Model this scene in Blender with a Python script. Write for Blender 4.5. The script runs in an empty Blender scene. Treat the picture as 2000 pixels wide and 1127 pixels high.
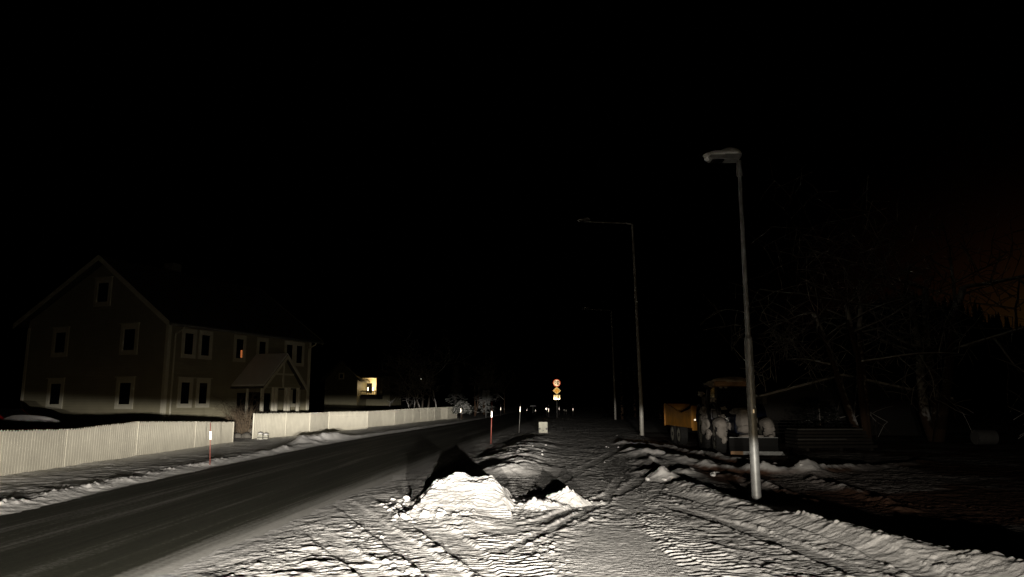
import bpy, bmesh, math, random
import numpy as np
from mathutils import Vector, Matrix
random.seed(7)
SC = bpy.context.scene
COL = SC.collection
R = math.radians

# ---------------------------------------------------------------- camera
FPX = 1400.0; CAMZ = 1.7; TH = math.atan(223.5 / FPX)
cam_d = bpy.data.cameras.new('camera'); cam = bpy.data.objects.new('camera', cam_d); COL.objects.link(cam)
cam_d.sensor_width = 36; cam_d.lens = FPX / 2000 * 36; cam_d.clip_end = 6000; cam_d.clip_start = 0.05
cam.location = (0, 0, CAMZ); cam.rotation_euler = (math.pi / 2 + TH, 0, 0)
SC.camera = cam
SC.view_settings.view_transform = 'Standard'; SC.view_settings.look = 'None'
SC.view_settings.exposure = 0; SC.view_settings.gamma = 1

def P(px, py, Y):                     # world point on the sight line of a photo pixel at forward distance Y
    v = 563.5 - py
    ry = FPX * math.cos(TH) - v * math.sin(TH)
    rz = FPX * math.sin(TH) + v * math.cos(TH)
    return Vector(((px - 1000) / ry * Y, Y, CAMZ + rz / ry * Y))
def G(px, py, z=0.0):                 # ... where it meets level z
    q = P(px, py, 1.0); t = (z - CAMZ) / (q.z - CAMZ)
    return Vector((q.x * t, t, z))

# ---------------------------------------------------------------- world: moonless night, town glow low behind the hill
w = bpy.data.worlds.new('World'); SC.world = w; w.use_nodes = True
nt = w.node_tree; nt.nodes.clear()
def N(nt, t, **k):
    n = nt.nodes.new(t)
    for a, b in k.items(): setattr(n, a, b)
    return n
def math_n(nt, op, a, b=None, c=None):
    n = N(nt, 'ShaderNodeMath', operation=op)
    for i, v in enumerate((a, b, c)):
        if v is None: continue
        if isinstance(v, (int, float)): n.inputs[i].default_value = v
        else: nt.links.new(v, n.inputs[i])
    return n.outputs[0]
out = N(nt, 'ShaderNodeOutputWorld'); add = N(nt, 'ShaderNodeAddShader')
sky = N(nt, 'ShaderNodeTexSky'); sky.sky_type = 'NISHITA'; sky.sun_disc = False
sky.sun_elevation = R(-8); sky.sun_rotation = R(35)
bg = N(nt, 'ShaderNodeBackground'); bg.inputs[1].default_value = 0.003
nt.links.new(sky.outputs[0], bg.inputs[0])
tc = N(nt, 'ShaderNodeTexCoord'); sep = N(nt, 'ShaderNodeSeparateXYZ'); nt.links.new(tc.outputs['Generated'], sep.inputs[0])
az = math_n(nt, 'MULTIPLY', math_n(nt, 'ARCTAN2', sep.outputs[0], sep.outputs[1]), 57.2958)
el = math_n(nt, 'MULTIPLY', math_n(nt, 'ARCSINE', sep.outputs[2]), 57.2958)
def gauss(nt, x, c, wd):
    d = math_n(nt, 'DIVIDE', math_n(nt, 'SUBTRACT', x, c), wd)
    return math_n(nt, 'EXPONENT', math_n(nt, 'MULTIPLY', math_n(nt, 'MULTIPLY', d, d), -1))
gl = math_n(nt, 'MULTIPLY', gauss(nt, az, 39, 9.5), gauss(nt, el, 2, 7.5))
ramp = N(nt, 'ShaderNodeMixRGB'); ramp.inputs[1].default_value = (1, .27, .12, 1); ramp.inputs[2].default_value = (1, .55, .09, 1)
nt.links.new(gl, ramp.inputs[0])
bg2 = N(nt, 'ShaderNodeBackground'); nt.links.new(ramp.outputs[0], bg2.inputs[0])
nt.links.new(math_n(nt, 'MULTIPLY', gl, 0.012), bg2.inputs[1])
nt.links.new(bg.outputs[0], add.inputs[0]); nt.links.new(bg2.outputs[0], add.inputs[1]); nt.links.new(add.outputs[0], out.inputs[0])

# ---------------------------------------------------------------- the two dipped headlamps of the car standing behind the photographer
def headlamp(name, loc, scale=1.0):
    ld = bpy.data.lights.new(name, 'POINT'); lo = bpy.data.objects.new(name, ld); COL.objects.link(lo)
    lo.location = loc; ld.shadow_soft_size = 0.05; ld.energy = 10.0; ld.color = (1, .98, .97)
    ld.use_nodes = True; t = ld.node_tree; t.nodes.clear()
    o = N(t, 'ShaderNodeOutputLight'); e = N(t, 'ShaderNodeEmission'); t.links.new(e.outputs[0], o.inputs[0])
    tc = N(t, 'ShaderNodeTexCoord'); s = N(t, 'ShaderNodeSeparateXYZ'); t.links.new(tc.outputs['Normal'], s.inputs[0])
    a = math_n(t, 'MULTIPLY', math_n(t, 'ARCTAN2', s.outputs[0], s.outputs[1]), 57.2958)
    l = math_n(t, 'MULTIPLY', math_n(t, 'ARCSINE', s.outputs[2]), 57.2958)
    def step(x, lo_, hi):
        m = N(t, 'ShaderNodeMapRange', interpolation_type='SMOOTHSTEP')
        t.links.new(x, m.inputs[0]); m.inputs[1].default_value = lo_; m.inputs[2].default_value = hi
        m.inputs[3].default_value = 1; m.inputs[4].default_value = 0
        return m.outputs[0]
    tip = math_n(t, 'MULTIPLY', math_n(t, 'MAXIMUM', math_n(t, 'MULTIPLY', math_n(t, 'ADD', a, 17), -1), 0), .040)
    cut = step(math_n(t, 'SUBTRACT', l, tip), .25, 1.25)            # dipped-beam cut-off, tipped up to the left
    hot = math_n(t, 'MULTIPLY', math_n(t, 'MULTIPLY', gauss(t, a, -9, 12), gauss(t, l, .1, 1.35)), 6500)
    near = math_n(t, 'MULTIPLY', math_n(t, 'ADD', math_n(t, 'MULTIPLY', gauss(t, l, 0, 2.4), 1.1), math_n(t, 'MULTIPLY', gauss(t, l, -5, 5), 2.0)), 800)
    am = math_n(t, 'ADD', a, 11)                                   # wider towards the verge than towards the yard
    ag = math_n(t, 'MULTIPLY', gauss(t, math_n(t, 'MINIMUM', am, 0), 0, 27), gauss(t, math_n(t, 'MAXIMUM', am, 0), 0, 15))
    ag = math_n(t, 'ADD', math_n(t, 'MULTIPLY', ag, .9), math_n(t, 'MULTIPLY', gauss(t, a, 0, 25), .19))
    broad = math_n(t, 'MULTIPLY', ag, near)
    beam = math_n(t, 'MULTIPLY', math_n(t, 'ADD', hot, broad), cut)
    spill = math_n(t, 'MULTIPLY', gauss(t, a, -11, 32), math_n(t, 'ADD', math_n(t, 'MULTIPLY', gauss(t, l, 0, 4), 75), math_n(t, 'ADD', math_n(t, 'MULTIPLY', gauss(t, l, 0, 13), 30), 7)))
    tot = math_n(t, 'ADD', beam, spill)
    mixc = N(t, 'ShaderNodeMixRGB'); mixc.inputs[1].default_value = (1, .935, .82, 1); mixc.inputs[2].default_value = (1, .76, .44, 1)
    t.links.new(math_n(t, 'DIVIDE', spill, tot), mixc.inputs[0]); t.links.new(mixc.outputs[0], e.inputs[0])
    t.links.new(math_n(t, 'MULTIPLY', tot, scale), e.inputs[1])
    return lo
headlamp('headlamp', (-0.05, -2.2, 0.82)); headlamp('headlamp', (1.35, -2.1, 0.82))

# ---------------------------------------------------------------- materials
def mat(name, col, rough=.8, metal=0.0, var=0.0, vscale=5, bump=0.0, bscale=30, col2=None, spec=None):
    m = bpy.data.materials.new(name); m.use_nodes = True; t = m.node_tree; b = t.nodes['Principled BSDF']
    b.inputs['Roughness'].default_value = rough; b.inputs['Metallic'].default_value = metal
    if spec is not None: b.inputs['Specular IOR Level'].default_value = spec
    b.inputs['Base Color'].default_value = (*col, 1)
    if var or col2:
        no = N(t, 'ShaderNodeTexNoise'); no.inputs['Scale'].default_value = vscale; no.inputs['Detail'].default_value = 6
        tcn = N(t, 'ShaderNodeTexCoord'); t.links.new(tcn.outputs['Object'], no.inputs['Vector'])
        cr = N(t, 'ShaderNodeValToRGB'); cr.color_ramp.elements[0].position = .35; cr.color_ramp.elements[1].position = .68
        c2 = col2 or tuple(c * (1 - var) for c in col)
        cr.color_ramp.elements[0].color = (*c2, 1); cr.color_ramp.elements[1].color = (*col, 1)
        t.links.new(no.outputs[0], cr.inputs[0]); t.links.new(cr.outputs[0], b.inputs['Base Color'])
    if bump:
        no = N(t, 'ShaderNodeTexNoise'); no.inputs['Scale'].default_value = bscale; no.inputs['Detail'].default_value = 5
        tcn = N(t, 'ShaderNodeTexCoord'); t.links.new(tcn.outputs['Object'], no.inputs['Vector'])
        bp = N(t, 'ShaderNodeBump'); bp.inputs['Distance'].default_value = bump; t.links.new(no.outputs[0], bp.inputs['Height'])
        t.links.new(bp.outputs[0], b.inputs['Normal'])
    return m
def mat_snow(name, grain=.006, dirt=.0):
    m = mat(name, (.80, .80, .80), .75, var=.06, vscale=2.5)
    t = m.node_tree; b = t.nodes['Principled BSDF']
    g = N(t, 'ShaderNodeNewGeometry')
    n1 = N(t, 'ShaderNodeTexNoise'); n1.inputs['Scale'].default_value = 55; n1.inputs['Detail'].default_value = 4
    n2 = N(t, 'ShaderNodeTexNoise'); n2.inputs['Scale'].default_value = 14; n2.inputs['Detail'].default_value = 3
    t.links.new(g.outputs['Position'], n1.inputs['Vector']); t.links.new(g.outputs['Position'], n2.inputs['Vector'])
    s = math_n(t, 'ADD', math_n(t, 'MULTIPLY', n1.outputs[0], 1.0), math_n(t, 'MULTIPLY', n2.outputs[0], 2.0))
    bp = N(t, 'ShaderNodeBump'); bp.inputs['Distance'].default_value = grain; t.links.new(s, bp.inputs['Height'])
    t.links.new(bp.outputs[0], b.inputs['Normal'])
    return m
def mat_retro(name, col, gain=2.2, rough=.32):
    # retroreflective sheeting: glass beads send light back along the way it came
    m = bpy.data.materials.new(name); m.use_nodes = True; t = m.node_tree; t.nodes.clear()
    o = N(t, 'ShaderNodeOutputMaterial'); g = N(t, 'ShaderNodeNewGeometry')
    gl = N(t, 'ShaderNodeBsdfGlossy'); gl.inputs['Color'].default_value = (*[c * gain for c in col], 1); gl.inputs['Roughness'].default_value = rough
    t.links.new(g.outputs['Incoming'], gl.inputs['Normal'])
    df = N(t, 'ShaderNodeBsdfDiffuse'); df.inputs['Color'].default_value = (*[c * .5 for c in col], 1)
    a = N(t, 'ShaderNodeAddShader'); t.links.new(gl.outputs[0], a.inputs[0]); t.links.new(df.outputs[0], a.inputs[1]); t.links.new(a.outputs[0], o.inputs[0])
    return m
def mat_emit(name, col, s):
    m = bpy.data.materials.new(name); m.use_nodes = True; b = m.node_tree.nodes['Principled BSDF']
    b.inputs['Base Color'].default_value = (*col, 1); b.inputs['Emission Color'].default_value = (*col, 1); b.inputs['Emission Strength'].default_value = s
    return m
def mat_clad(name, col, pitch=.14, axis=2):
    m = mat(name, col, .6, var=.12, vscale=1.5); t = m.node_tree; b = t.nodes['Principled BSDF']
    tcn = N(t, 'ShaderNodeTexCoord'); s = N(t, 'ShaderNodeSeparateXYZ'); t.links.new(tcn.outputs['Object'], s.inputs[0])
    f = math_n(t, 'FRACT', math_n(t, 'DIVIDE', s.outputs[axis], pitch))
    bp = N(t, 'ShaderNodeBump'); bp.inputs['Distance'].default_value = .02; bp.invert = True
    t.links.new(f, bp.inputs['Height']); t.links.new(bp.outputs[0], b.inputs['Normal'])
    return m
def mat_snowtop(name, col, lo=.25, hi=.55, scale=6):
    # bark or foliage with snow lying on what faces up
    m = mat(name, col, .9); t = m.node_tree; b = t.nodes['Principled BSDF']
    g = N(t, 'ShaderNodeNewGeometry'); s = N(t, 'ShaderNodeSeparateXYZ'); t.links.new(g.outputs['Normal'], s.inputs[0])
    no = N(t, 'ShaderNodeTexNoise'); no.inputs['Scale'].default_value = scale; t.links.new(g.outputs['Position'], no.inputs['Vector'])
    v = math_n(t, 'ADD', s.outputs[2], math_n(t, 'MULTIPLY', math_n(t, 'SUBTRACT', no.outputs[0], .5), 1.0))
    mr = N(t, 'ShaderNodeMapRange'); t.links.new(v, mr.inputs[0]); mr.inputs[1].default_value = lo; mr.inputs[2].default_value = hi
    mx = N(t, 'ShaderNodeMixRGB'); mx.inputs[1].default_value = (*col, 1); mx.inputs[2].default_value = (.75, .75, .75, 1)
    t.links.new(mr.outputs[0], mx.inputs[0]); t.links.new(mx.outputs[0], b.inputs['Base Color'])
    return m
M = {}
M['snow'] = mat_snow('snow'); M['snowcap'] = mat_snow('snow_cap', .01)
M['steel'] = mat('galvanised_steel', (.30, .31, .31), .5, .35, var=.3, vscale=9)
M['steel2'] = mat('dull_steel', (.25, .25, .24), .6, .3, var=.3, vscale=6)
M['fence'] = mat('white_paint', (.80, .775, .665), .6, var=.13, vscale=2)
M['wall'] = mat_clad('painted_cladding', (.33, .31, .22)); M['trim'] = mat('trim_paint', (.66, .64, .53), .6, var=.1)
M['glass'] = mat('window_glass', (.006, .006, .007), .08)
M['tile'] = mat('roof_tile', (.09, .085, .07), .8, var=.4, vscale=4, bump=.02, bscale=8)
M['dark'] = mat('dark_metal', (.02, .02, .022), .5, var=.3)
M['black'] = mat('black_rubber', (.018, .018, .018), .85, var=.3, vscale=10)
M['bluepaint'] = mat('blue_paint', (.010, .016, .045), .4, var=.3)
M['orange'] = mat('orange_paint', (.50, .215, .012), .5, var=.35, vscale=3)
M['tan'] = mat('tan_paint', (.45, .26, .13), .6, var=.2)
M['bark'] = mat_snowtop('snowy_bark', (.06, .05, .04), .1, .4); M['barkdark'] = mat_snowtop('dark_bark', (.07, .04, .022), .08, .35)
M['needles'] = mat_snowtop('snowy_needles', (.02, .032, .018), .4, .9, 3)
M['frost'] = mat_snowtop('frosted_twigs', (.07, .045, .03), -.1, .2); M['needles2'] = mat_snowtop('dim_needles', (.01, .014, .01), .9, 1.4, 3); M['forest'] = mat('dark_forest', (.008, .010, .008), 1.0, spec=0.0); M['hill'] = mat('dark_hill', (.01, .011, .01), 1.0, var=.4, vscale=.05, spec=0.0)
M['oldsnow'] = mat('settled_snow', (.40, .37, .34), .9, var=.3, vscale=6, bump=.03, bscale=9); M['concrete'] = mat('concrete', (.52, .52, .45), .9, var=.25, vscale=6, bump=.01)
M['twig'] = mat('brown_twigs', (.16, .12, .08), .9, var=.4)
M['stone'] = mat('garden_stone', (.20, .19, .17), .9, var=.4, vscale=5, bump=.03, bscale=5)
M['red'] = mat('red_paint', (.30, .008, .006), .35); M['redstick'] = mat('red_plastic', (.22, .05, .035), .5)
M['r_white'] = mat_retro('retro_white', (1, .93, .85), 7); M['r_stick'] = mat_retro('retro_stick', (1, .93, .85), .3); M['r_red'] = mat_retro('retro_red', (.85, .12, .06), 4)
M['r_yellow'] = mat_retro('retro_yellow', (1, .62, .16), 4); M['r_cream'] = mat_retro('retro_cream', (1, .86, .50), 4)
M['ink'] = mat('black_ink', (.01, .01, .01), .7); M['signback'] = mat('sign_back', (.16, .17, .17), .7)
M['wood'] = mat('weathered_wood', (.022, .018, .014), .9, var=.4, vscale=4)

# ---------------------------------------------------------------- mesh helpers
class MB:
    def __init__(s): s.v = []; s.f = []
    def add(s, vs, fs):
        b = len(s.v); s.v += [tuple(v) for v in vs]; s.f += [tuple(b + i for i in f) for f in fs]; return s
    def box(s, x0, y0, z0, x1, y1, z1, bev=0.0):
        if bev <= 0:
            vs = [(x0,y0,z0),(x1,y0,z0),(x1,y1,z0),(x0,y1,z0),(x0,y0,z1),(x1,y0,z1),(x1,y1,z1),(x0,y1,z1)]
            return s.add(vs, [(3,2,1,0),(4,5,6,7),(0,1,5,4),(1,2,6,5),(2,3,7,6),(3,0,4,7)])
        bm = bmesh.new(); bmesh.ops.create_cube(bm, size=1)
        for v in bm.verts: v.co = Vector(((x0+x1)/2 + v.co.x*(x1-x0), (y0+y1)/2 + v.co.y*(y1-y0), (z0+z1)/2 + v.co.z*(z1-z0)))
        bmesh.ops.bevel(bm, geom=list(bm.edges), offset=bev, segments=2, affect='EDGES', profile=.5)
        bm.verts.index_update(); s.add([v.co for v in bm.verts], [[v.index for v in f.verts] for f in bm.faces]); bm.free(); return s
    def ring_tube(s, pts, rad, n=8, cap=True):
        pts = [Vector(p) for p in pts]
        if not hasattr(rad, '__len__'): rad = [rad] * len(pts)
        b = len(s.v); u = None
        for i, p in enumerate(pts):
            d = (pts[min(i+1, len(pts)-1)] - pts[max(i-1, 0)]).normalized()
            if u is None:
                u = d.orthogonal().normalized()
            u = (u - d * u.dot(d)).normalized(); w_ = d.cross(u)
            for k in range(n):
                a = 2*math.pi*k/n; s.v.append(tuple(p + (u*math.cos(a) + w_*math.sin(a))*rad[i]))
        for i in range(len(pts)-1):
            for k in range(n):
                a = b+i*n+k; c = b+i*n+(k+1) % n; s.f.append((a, c, c+n, a+n))
        if cap:
            s.f.append(tuple(b+k for k in range(n-1, -1, -1))); s.f.append(tuple(b+(len(pts)-1)*n+k for k in range(n)))
        return s
    def prism(s, poly, axis, a, b):   # poly in the two other axes, extruded a..b along axis
        def mk(p, t):
            q = list(p); q.insert(axis, t); return q
        n = len(poly); vs = [mk(p, a) for p in poly] + [mk(p, b) for p in poly]
        return s.add(vs, [tuple(range(n))[::-1], tuple(range(n, 2*n))] + [(i, (i+1) % n, (i+1) % n+n, i+n) for i in range(n)])
    def blob(s, c, r, seed=0, sub=2, amp=.25, flat=None):
        bm = bmesh.new(); bmesh.ops.create_icosphere(bm, subdivisions=sub, radius=1); rr = random.Random(seed)
        ph = [rr.uniform(0, 6.28) for _ in range(6)]
        for v in bm.verts:
            p = v.co.copy(); k = 1 + amp*(math.sin(3.1*p.x+ph[0])*math.sin(2.7*p.y+ph[1]) + .6*math.sin(5.3*p.z+ph[2]+2*p.x) + .4*math.sin(7*p.y+ph[3]+3*p.z))
            p = Vector((p.x*r[0], p.y*r[1], p.z*r[2]))*k
            if flat is not None and p.z < flat: p.z = flat
            v.co = p + Vector(c)
        bm.verts.index_update(); s.add([v.co for v in bm.verts], [[v.index for v in f.verts] for f in bm.faces]); bm.free(); return s
    def build(s, name, m, parent=None, smooth=False):
        me = bpy.data.meshes.new(name); me.from_pydata(s.v, [], s.f); me.update()
        bm = bmesh.new(); bm.from_mesh(me); bmesh.ops.recalc_face_normals(bm, faces=bm.faces); bm.to_mesh(me); bm.free()
        me.materials.append(m)
        if smooth: me.shade_smooth() if smooth is True else me.set_sharp_from_angle(angle=R(smooth))
        o = bpy.data.objects.new(name, me); COL.objects.link(o)
        if parent: o.parent = parent
        return o
def tag(o, label=None, cat=None, group=None, kind=None):
    if label: o['label'] = label
    if cat: o['category'] = cat
    if group: o['group'] = group
    if kind: o['kind'] = kind
    return o
def empty(name, loc, rz=0.0, label=None, cat=None, group=None):
    o = bpy.data.objects.new(name, None); COL.objects.link(o); o.location = loc; o.rotation_euler = (0, 0, rz)
    o.empty_display_size = .3
    return tag(o, label, cat, group)
def kids(o): return [c for c in bpy.data.objects if c.parent == o]
def copy_tree(o, parent=None):
    c = o.copy(); COL.objects.link(c); c.parent = parent
    for ch in kids(o): copy_tree(ch, c)
    return c

# ---------------------------------------------------------------- noise
def _h(ix, iy, s):
    n = (ix.astype(np.int64)*374761393 + iy.astype(np.int64)*668265263 + s*974634777) & 0xFFFFFFFF
    n = ((n ^ (n >> 13)) * 1274126177) & 0xFFFFFFFF
    n = ((n ^ (n >> 16)) * 2246822519) & 0xFFFFFFFF
    return ((n ^ (n >> 15)) & 0xFFFFFF) / float(0xFFFFFF)
def vn(x, y, s=0):
    x0 = np.floor(x); y0 = np.floor(y); fx = x-x0; fy = y-y0
    fx = fx*fx*fx*(fx*(fx*6-15)+10); fy = fy*fy*fy*(fy*(fy*6-15)+10)
    a = _h(x0, y0, s); b = _h(x0+1, y0, s); c = _h(x0, y0+1, s); d = _h(x0+1, y0+1, s)
    return (a*(1-fx)+b*fx)*(1-fy) + (c*(1-fx)+d*fx)*fy - .5
def fbm(x, y, s=0, o=4, g=.5):
    r = 0; a = 1.0
    for i in range(o): r = r + a*vn(x*2**i+i*17.3, y*2**i+i*5.1, s+i); a *= g
    return r
def ridged(x, y, s=0, o=3):
    r = 0; a = 1.0
    for i in range(o): r = r + a*(.5-np.abs(vn(x*2**i+i*7.7, y*2**i+i*3.1, s+i))*2); a *= .5
    return r
def cells(x, y, s=0, rmin=.2, rmax=.5, dens=.7):
    x0 = np.floor(x); y0 = np.floor(y); r = np.zeros_like(x)
    for i in (-1, 0, 1):
        for j in (-1, 0, 1):
            cx = x0+i; cy = y0+j; px = cx+_h(cx, cy, s); py = cy+_h(cx, cy, s+1); rr = rmin+(rmax-rmin)*_h(cx, cy, s+2)**2
            on = _h(cx, cy, s+3) < dens
            d2 = (x-px)**2+(y-py)**2
            r = np.maximum(r, np.where(on, np.sqrt(np.maximum(rr*rr-d2, 0)), 0))
    return r
def ss(x, a, b):
    t = np.clip((x-a)/(b-a), 0, 1); return t*t*(3-2*t)

# ---------------------------------------------------------------- road edges and terrain
ry_ = [3, 7, 11, 16.6, 20, 30, 40, 62, 85, 120, 200, 400]
rr_ = [-3.95, -3.62, -3.25, -2.8, -2.5, -1.75, -.75, 1.3, 3.2, 5.8, 11, 22]
rl_ = [-7.9, -7.9, -8.0, -8.25, -8.25, -8.0, -7.2, -4.9, -3.0, -.6, 4.4, 15.5]
def smooth_tab(ys, vs):
    yy = np.linspace(3, 400, 3000); v = np.interp(yy, ys, vs); k = 41; ker = np.ones(k)/k
    vp = np.concatenate([np.full(k//2, v[0]), v, np.full(k//2, v[-1])]); return yy, np.convolve(vp, ker, 'valid')
_ry, _rr = smooth_tab(ry_, rr_); _, _rl = smooth_tab(ry_, rl_)
def RE(y): return np.interp(y, _ry, _rr)
def LE(y): return np.interp(y, _ry, _rl)

def seg_dist(x, y, pts):
    """distance to polyline, running length, signed side"""
    best = np.full(x.shape, 1e9); run = np.zeros(x.shape); L = 0
    for (a, b) in zip(pts[:-1], pts[1:]):
        dx, dy = b[0]-a[0], b[1]-a[1]; l = math.hypot(dx, dy)
        t = np.clip(((x-a[0])*dx+(y-a[1])*dy)/(l*l), 0, 1)
        qx = x-(a[0]+t*dx); qy = y-(a[1]+t*dy); d = np.hypot(qx, qy); sg = np.sign(dx*qy-dy*qx); sg[sg == 0] = 1
        m = d < np.abs(best); best = np.where(m, d*sg, best); run = np.where(m, L+t*l, run); L += l
    return best, run
def gp(*pp): return [tuple(G(*p)[:2]) for p in pp]
TRACKS = [  # polyline (photo pixels on level ground), half width, depth, tread amplitude, wavelength, rim height
    (gp((640, 962), (760, 1050), (905, 1150), (1000, 1250)), .20, .030, .006, .09, .035),
    (gp((745, 968), (850, 1040), (1000, 1140), (1100, 1230)), .22, .035, .008, .10, .045),
    (gp((560, 985), (640, 1060), (760, 1150), (850, 1240)), .16, .015, .010, .09, .02),
    (gp((960, 985), (975, 1060), (1030, 1127), (1090, 1230)), .30, .000, .026, .13, .012),
    (gp((1200, 870), (1215, 930), (1290, 1030), (1400, 1127), (1500, 1230)), .30, .01, .030, .15, .02),
    (gp((1180, 900), (1230, 985), (1370, 1080), (1470, 1140), (1560, 1230)), .24, .005, .028, .14, .015),
    (gp((1290, 985), (1450, 1035), (1640, 1105), (1760, 1160)), .17, .04, .006, .10, .05),
    (gp((1300, 965), (1500, 1020), (1700, 1085), (1900, 1160)), .17, .03, .006, .10, .045),
    (gp((1020, 1035), (1130, 995), (1230, 955), (1290, 905)), .16, .030, .006, .10, .04),
    (gp((950, 1095), (1080, 1035), (1180, 985), (1210, 935)), .10, .012, .004, .09, .04),
    (gp((1230, 870), (1170, 900), (1080, 950), (960, 1000)), .16, .02, .010, .10, .03),
]
BERM = [tuple(p) for p in gp((2300, 1205), (2000, 1133), (1700, 1073), (1480, 1013), (1370, 975), (1325, 955))]
WIND = gp((1235, 885), (1290, 893), (1400, 912), (1480, 918), (1590, 915), (1710, 905), (1800, 897))
WIND2 = gp((1215, 868), (1300, 872), (1430, 897), (1520, 907))
WIND3 = gp((1420, 925), (1500, 945), (1600, 975)); WIND4 = gp((1590, 930), (1680, 955), (1760, 985))
MED = gp((1000, 925), (1015, 900), (1030, 878), (1050, 860), (1063, 846), (1075, 832), (1083, 820))
LB = gp((560, 872), (620, 862), (670, 858), (730, 853), (800, 843))

class Field:
    """height sheet that features are added to only where they reach"""
    def __init__(f, x, y): f.x = x.ravel().astype(float); f.y = y.ravel().astype(float); f.z = np.zeros(f.x.size)
    def near(f, pts, m):
        xs = [p[0] for p in pts]; ys = [p[1] for p in pts]
        return np.nonzero((f.x > min(xs)-m) & (f.x < max(xs)+m) & (f.y > min(ys)-m) & (f.y < max(ys)+m))[0]
RIDGES = [(gp((572, 1078), (640, 1073), (706, 1079)), .07, .10), (gp((585, 1103), (660, 1106), (722, 1108)), .08, .12), (gp((500, 1098), (560, 1088)), .05, .05),
          (gp((560, 1020), (640, 1010), (700, 1030)), .06, .04), (gp((1098, 1043), (1150, 1018), (1190, 1008)), .055, .09), (gp((1062, 1075), (1098, 1058)), .05, .08)]
def terrain(x, y):
    F = Field(x, y); x_, y_ = F.x, F.y; z = F.z; re = RE(y_); le = LE(y_)
    z += .022*fbm(x_*.45, y_*.45, 11, 3)
    # everything right of the road: crusty ploughed and driven-over snow
    ri = np.nonzero((x_ > re-.3) & (x_ < 30) & (y_ < 130))[0]; X = x_[ri]; Y = y_[ri]
    right = ss(X-re[ri], -.1, .9); edgeq = .35+.65*ss(X-re[ri], .2, 1.6)
    wx = X+.22*fbm(X*1.5, Y*1.5, 40, 3); wy = Y+.24*fbm(X*1.3, Y*1.3, 50, 3)+.07*fbm(X*4, Y*2, 53, 2)
    smoothp = np.exp(-(((X-1.28-(Y-8)*.02)/(.72+.05*(9-Y)))**2+((Y-8.0)/2.4)**2)**3)
    smoothp2 = np.exp(-(((X-1.15)/.75)**2+((Y-16.5)/2.4)**2)**2)*.85
    rough = (1-.93*np.maximum(smoothp, smoothp2))*right*edgeq
    far = 1+.8*ss(Y, 14, 24)
    zz = rough*.013*far*ridged(wx*2.2, wy*4.3, 21, 3)
    zz += rough*.010*far*ridged(wx*6, wy*9, 24, 2)
    zz += rough*.012*fbm(X*7, Y*7, 31, 3)+rough*.011*np.maximum(0, fbm(X*3.2, Y*3.2, 35, 3))
    zz += (.0045+.002*rough)*fbm(X*22, Y*24, 33, 3)
    cl = ss(fbm(X*.9, Y*.9, 61, 3), .0, .25)
    zz += cl*rough*.055*cells(X*10, Y*10, 62, .12, .42, .55)
    zz += ss(fbm(X*.6, Y*.6, 66, 2), .05, .3)*rough*.05*cells(X*5, Y*5, 67, .10, .36, .35)
    z[ri] += zz
    for k, (pl, hw, dep, tr, wl, rim) in enumerate(TRACKS):
        i = F.near(pl, hw*2.2+.1); X = x_[i]; Y = y_[i]; d, run = seg_dist(X, Y, pl); d = d+.03*fbm(X*3, Y*3, 100+k, 2); ad = np.abs(d)
        ins = 1-ss(ad, hw*.8, hw*1.05); edge = np.exp(-((ad-hw*1.2)/(hw*.2+.02))**2); fade = ss(run, .0, .8)*ss(Y, 3.2, 4.4)
        q = z[i]*(1-ins*fade*.88)-ins*dep*.45*fade
        ph = (run+.35*ad*(1 if k % 2 else -1)+.02*fbm(X*4, Y*4, 120+k, 2))/wl
        q += ins*fade*tr*(np.abs(((ph % 1)-.5)*2)**1.5-.4)*np.clip(.75+1.8*fbm(X*1.6, Y*1.6, 130+k, 2), .1, 1.4)+ins*fade*.010*fbm(X*9, Y*9, 135+k, 3)
        q += edge*fade*rim*.7*(.5+vn(run*2, run*0, 160+k))*(.25+1.1*cells(X*15, Y*12, 140+k, .15, .5, .6)+.7*fbm(X*6, Y*6, 150+k, 3))
        z[i] = q
    for k, (pl, w_, h_) in enumerate(RIDGES):
        i = F.near(pl, w_*4); X = x_[i]; Y = y_[i]; d, run = seg_dist(X, Y, pl); d = d+.05*fbm(X*3, Y*3, 90+k, 2)
        z[i] += np.exp(-(np.abs(d)/w_)**2)*h_*.15*(.7+.9*fbm(X*5, Y*5, 95+k, 4)+.3*fbm(X*14, Y*14, 97, 2))*ss(run, 0, .15)
    # median ridge between road and path, laid down in plough layers
    i = F.near(MED, 3); X = x_[i]; Y = y_[i]; d, run = seg_dist(X, Y, MED); w0 = .8+.25*vn(run*.8, run*0, 9)
    dd = d+.3*fbm(X*.9, Y*.9, 171, 2); prof = np.exp(-(dd/w0)**2)*ss(Y, 12.6, 19)*(.19-.13*ss(Y, 26, 40))
    wx = X+.2*fbm(X*1.5, Y*1.5, 40, 3); wy = Y+.3*fbm(X*1.3, Y*1.3, 50, 3)
    z[i] += prof*(1+.3*fbm(X*1.5, Y*1.5, 173, 3)) + prof*.34*ridged(wx*.9+wy*.5, wy*3.2-wx*2.2, 175, 3)*(1-.4*ss(Y, 22, 30)) + prof*.09*ridged(wx*2.5, wy*8-wx*5, 176, 2)
    # right hand berm and yard windrows
    i = F.near(BERM, 1.5); X = x_[i]; Y = y_[i]; d, run = seg_dist(X, Y, BERM); d = d+.12*fbm(X*1.2, Y*1.2, 180, 2)
    prof = np.exp(-(np.abs(d)/.42)**2)*ss(X, 2.9, 3.6); wx = X+.25*fbm(X*1.5, Y*1.5, 41, 2); wy = Y+.2*fbm(X*1.3, Y*1.3, 51, 2)
    z[i] += prof*(.15+.06*fbm(X*1.2, Y*1.2, 181, 3)+.028*ridged(wx*2.2+wy*.8, wy*4, 183, 3)+.05*cells(X*4, Y*4, 187, .15, .4, .25))
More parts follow.
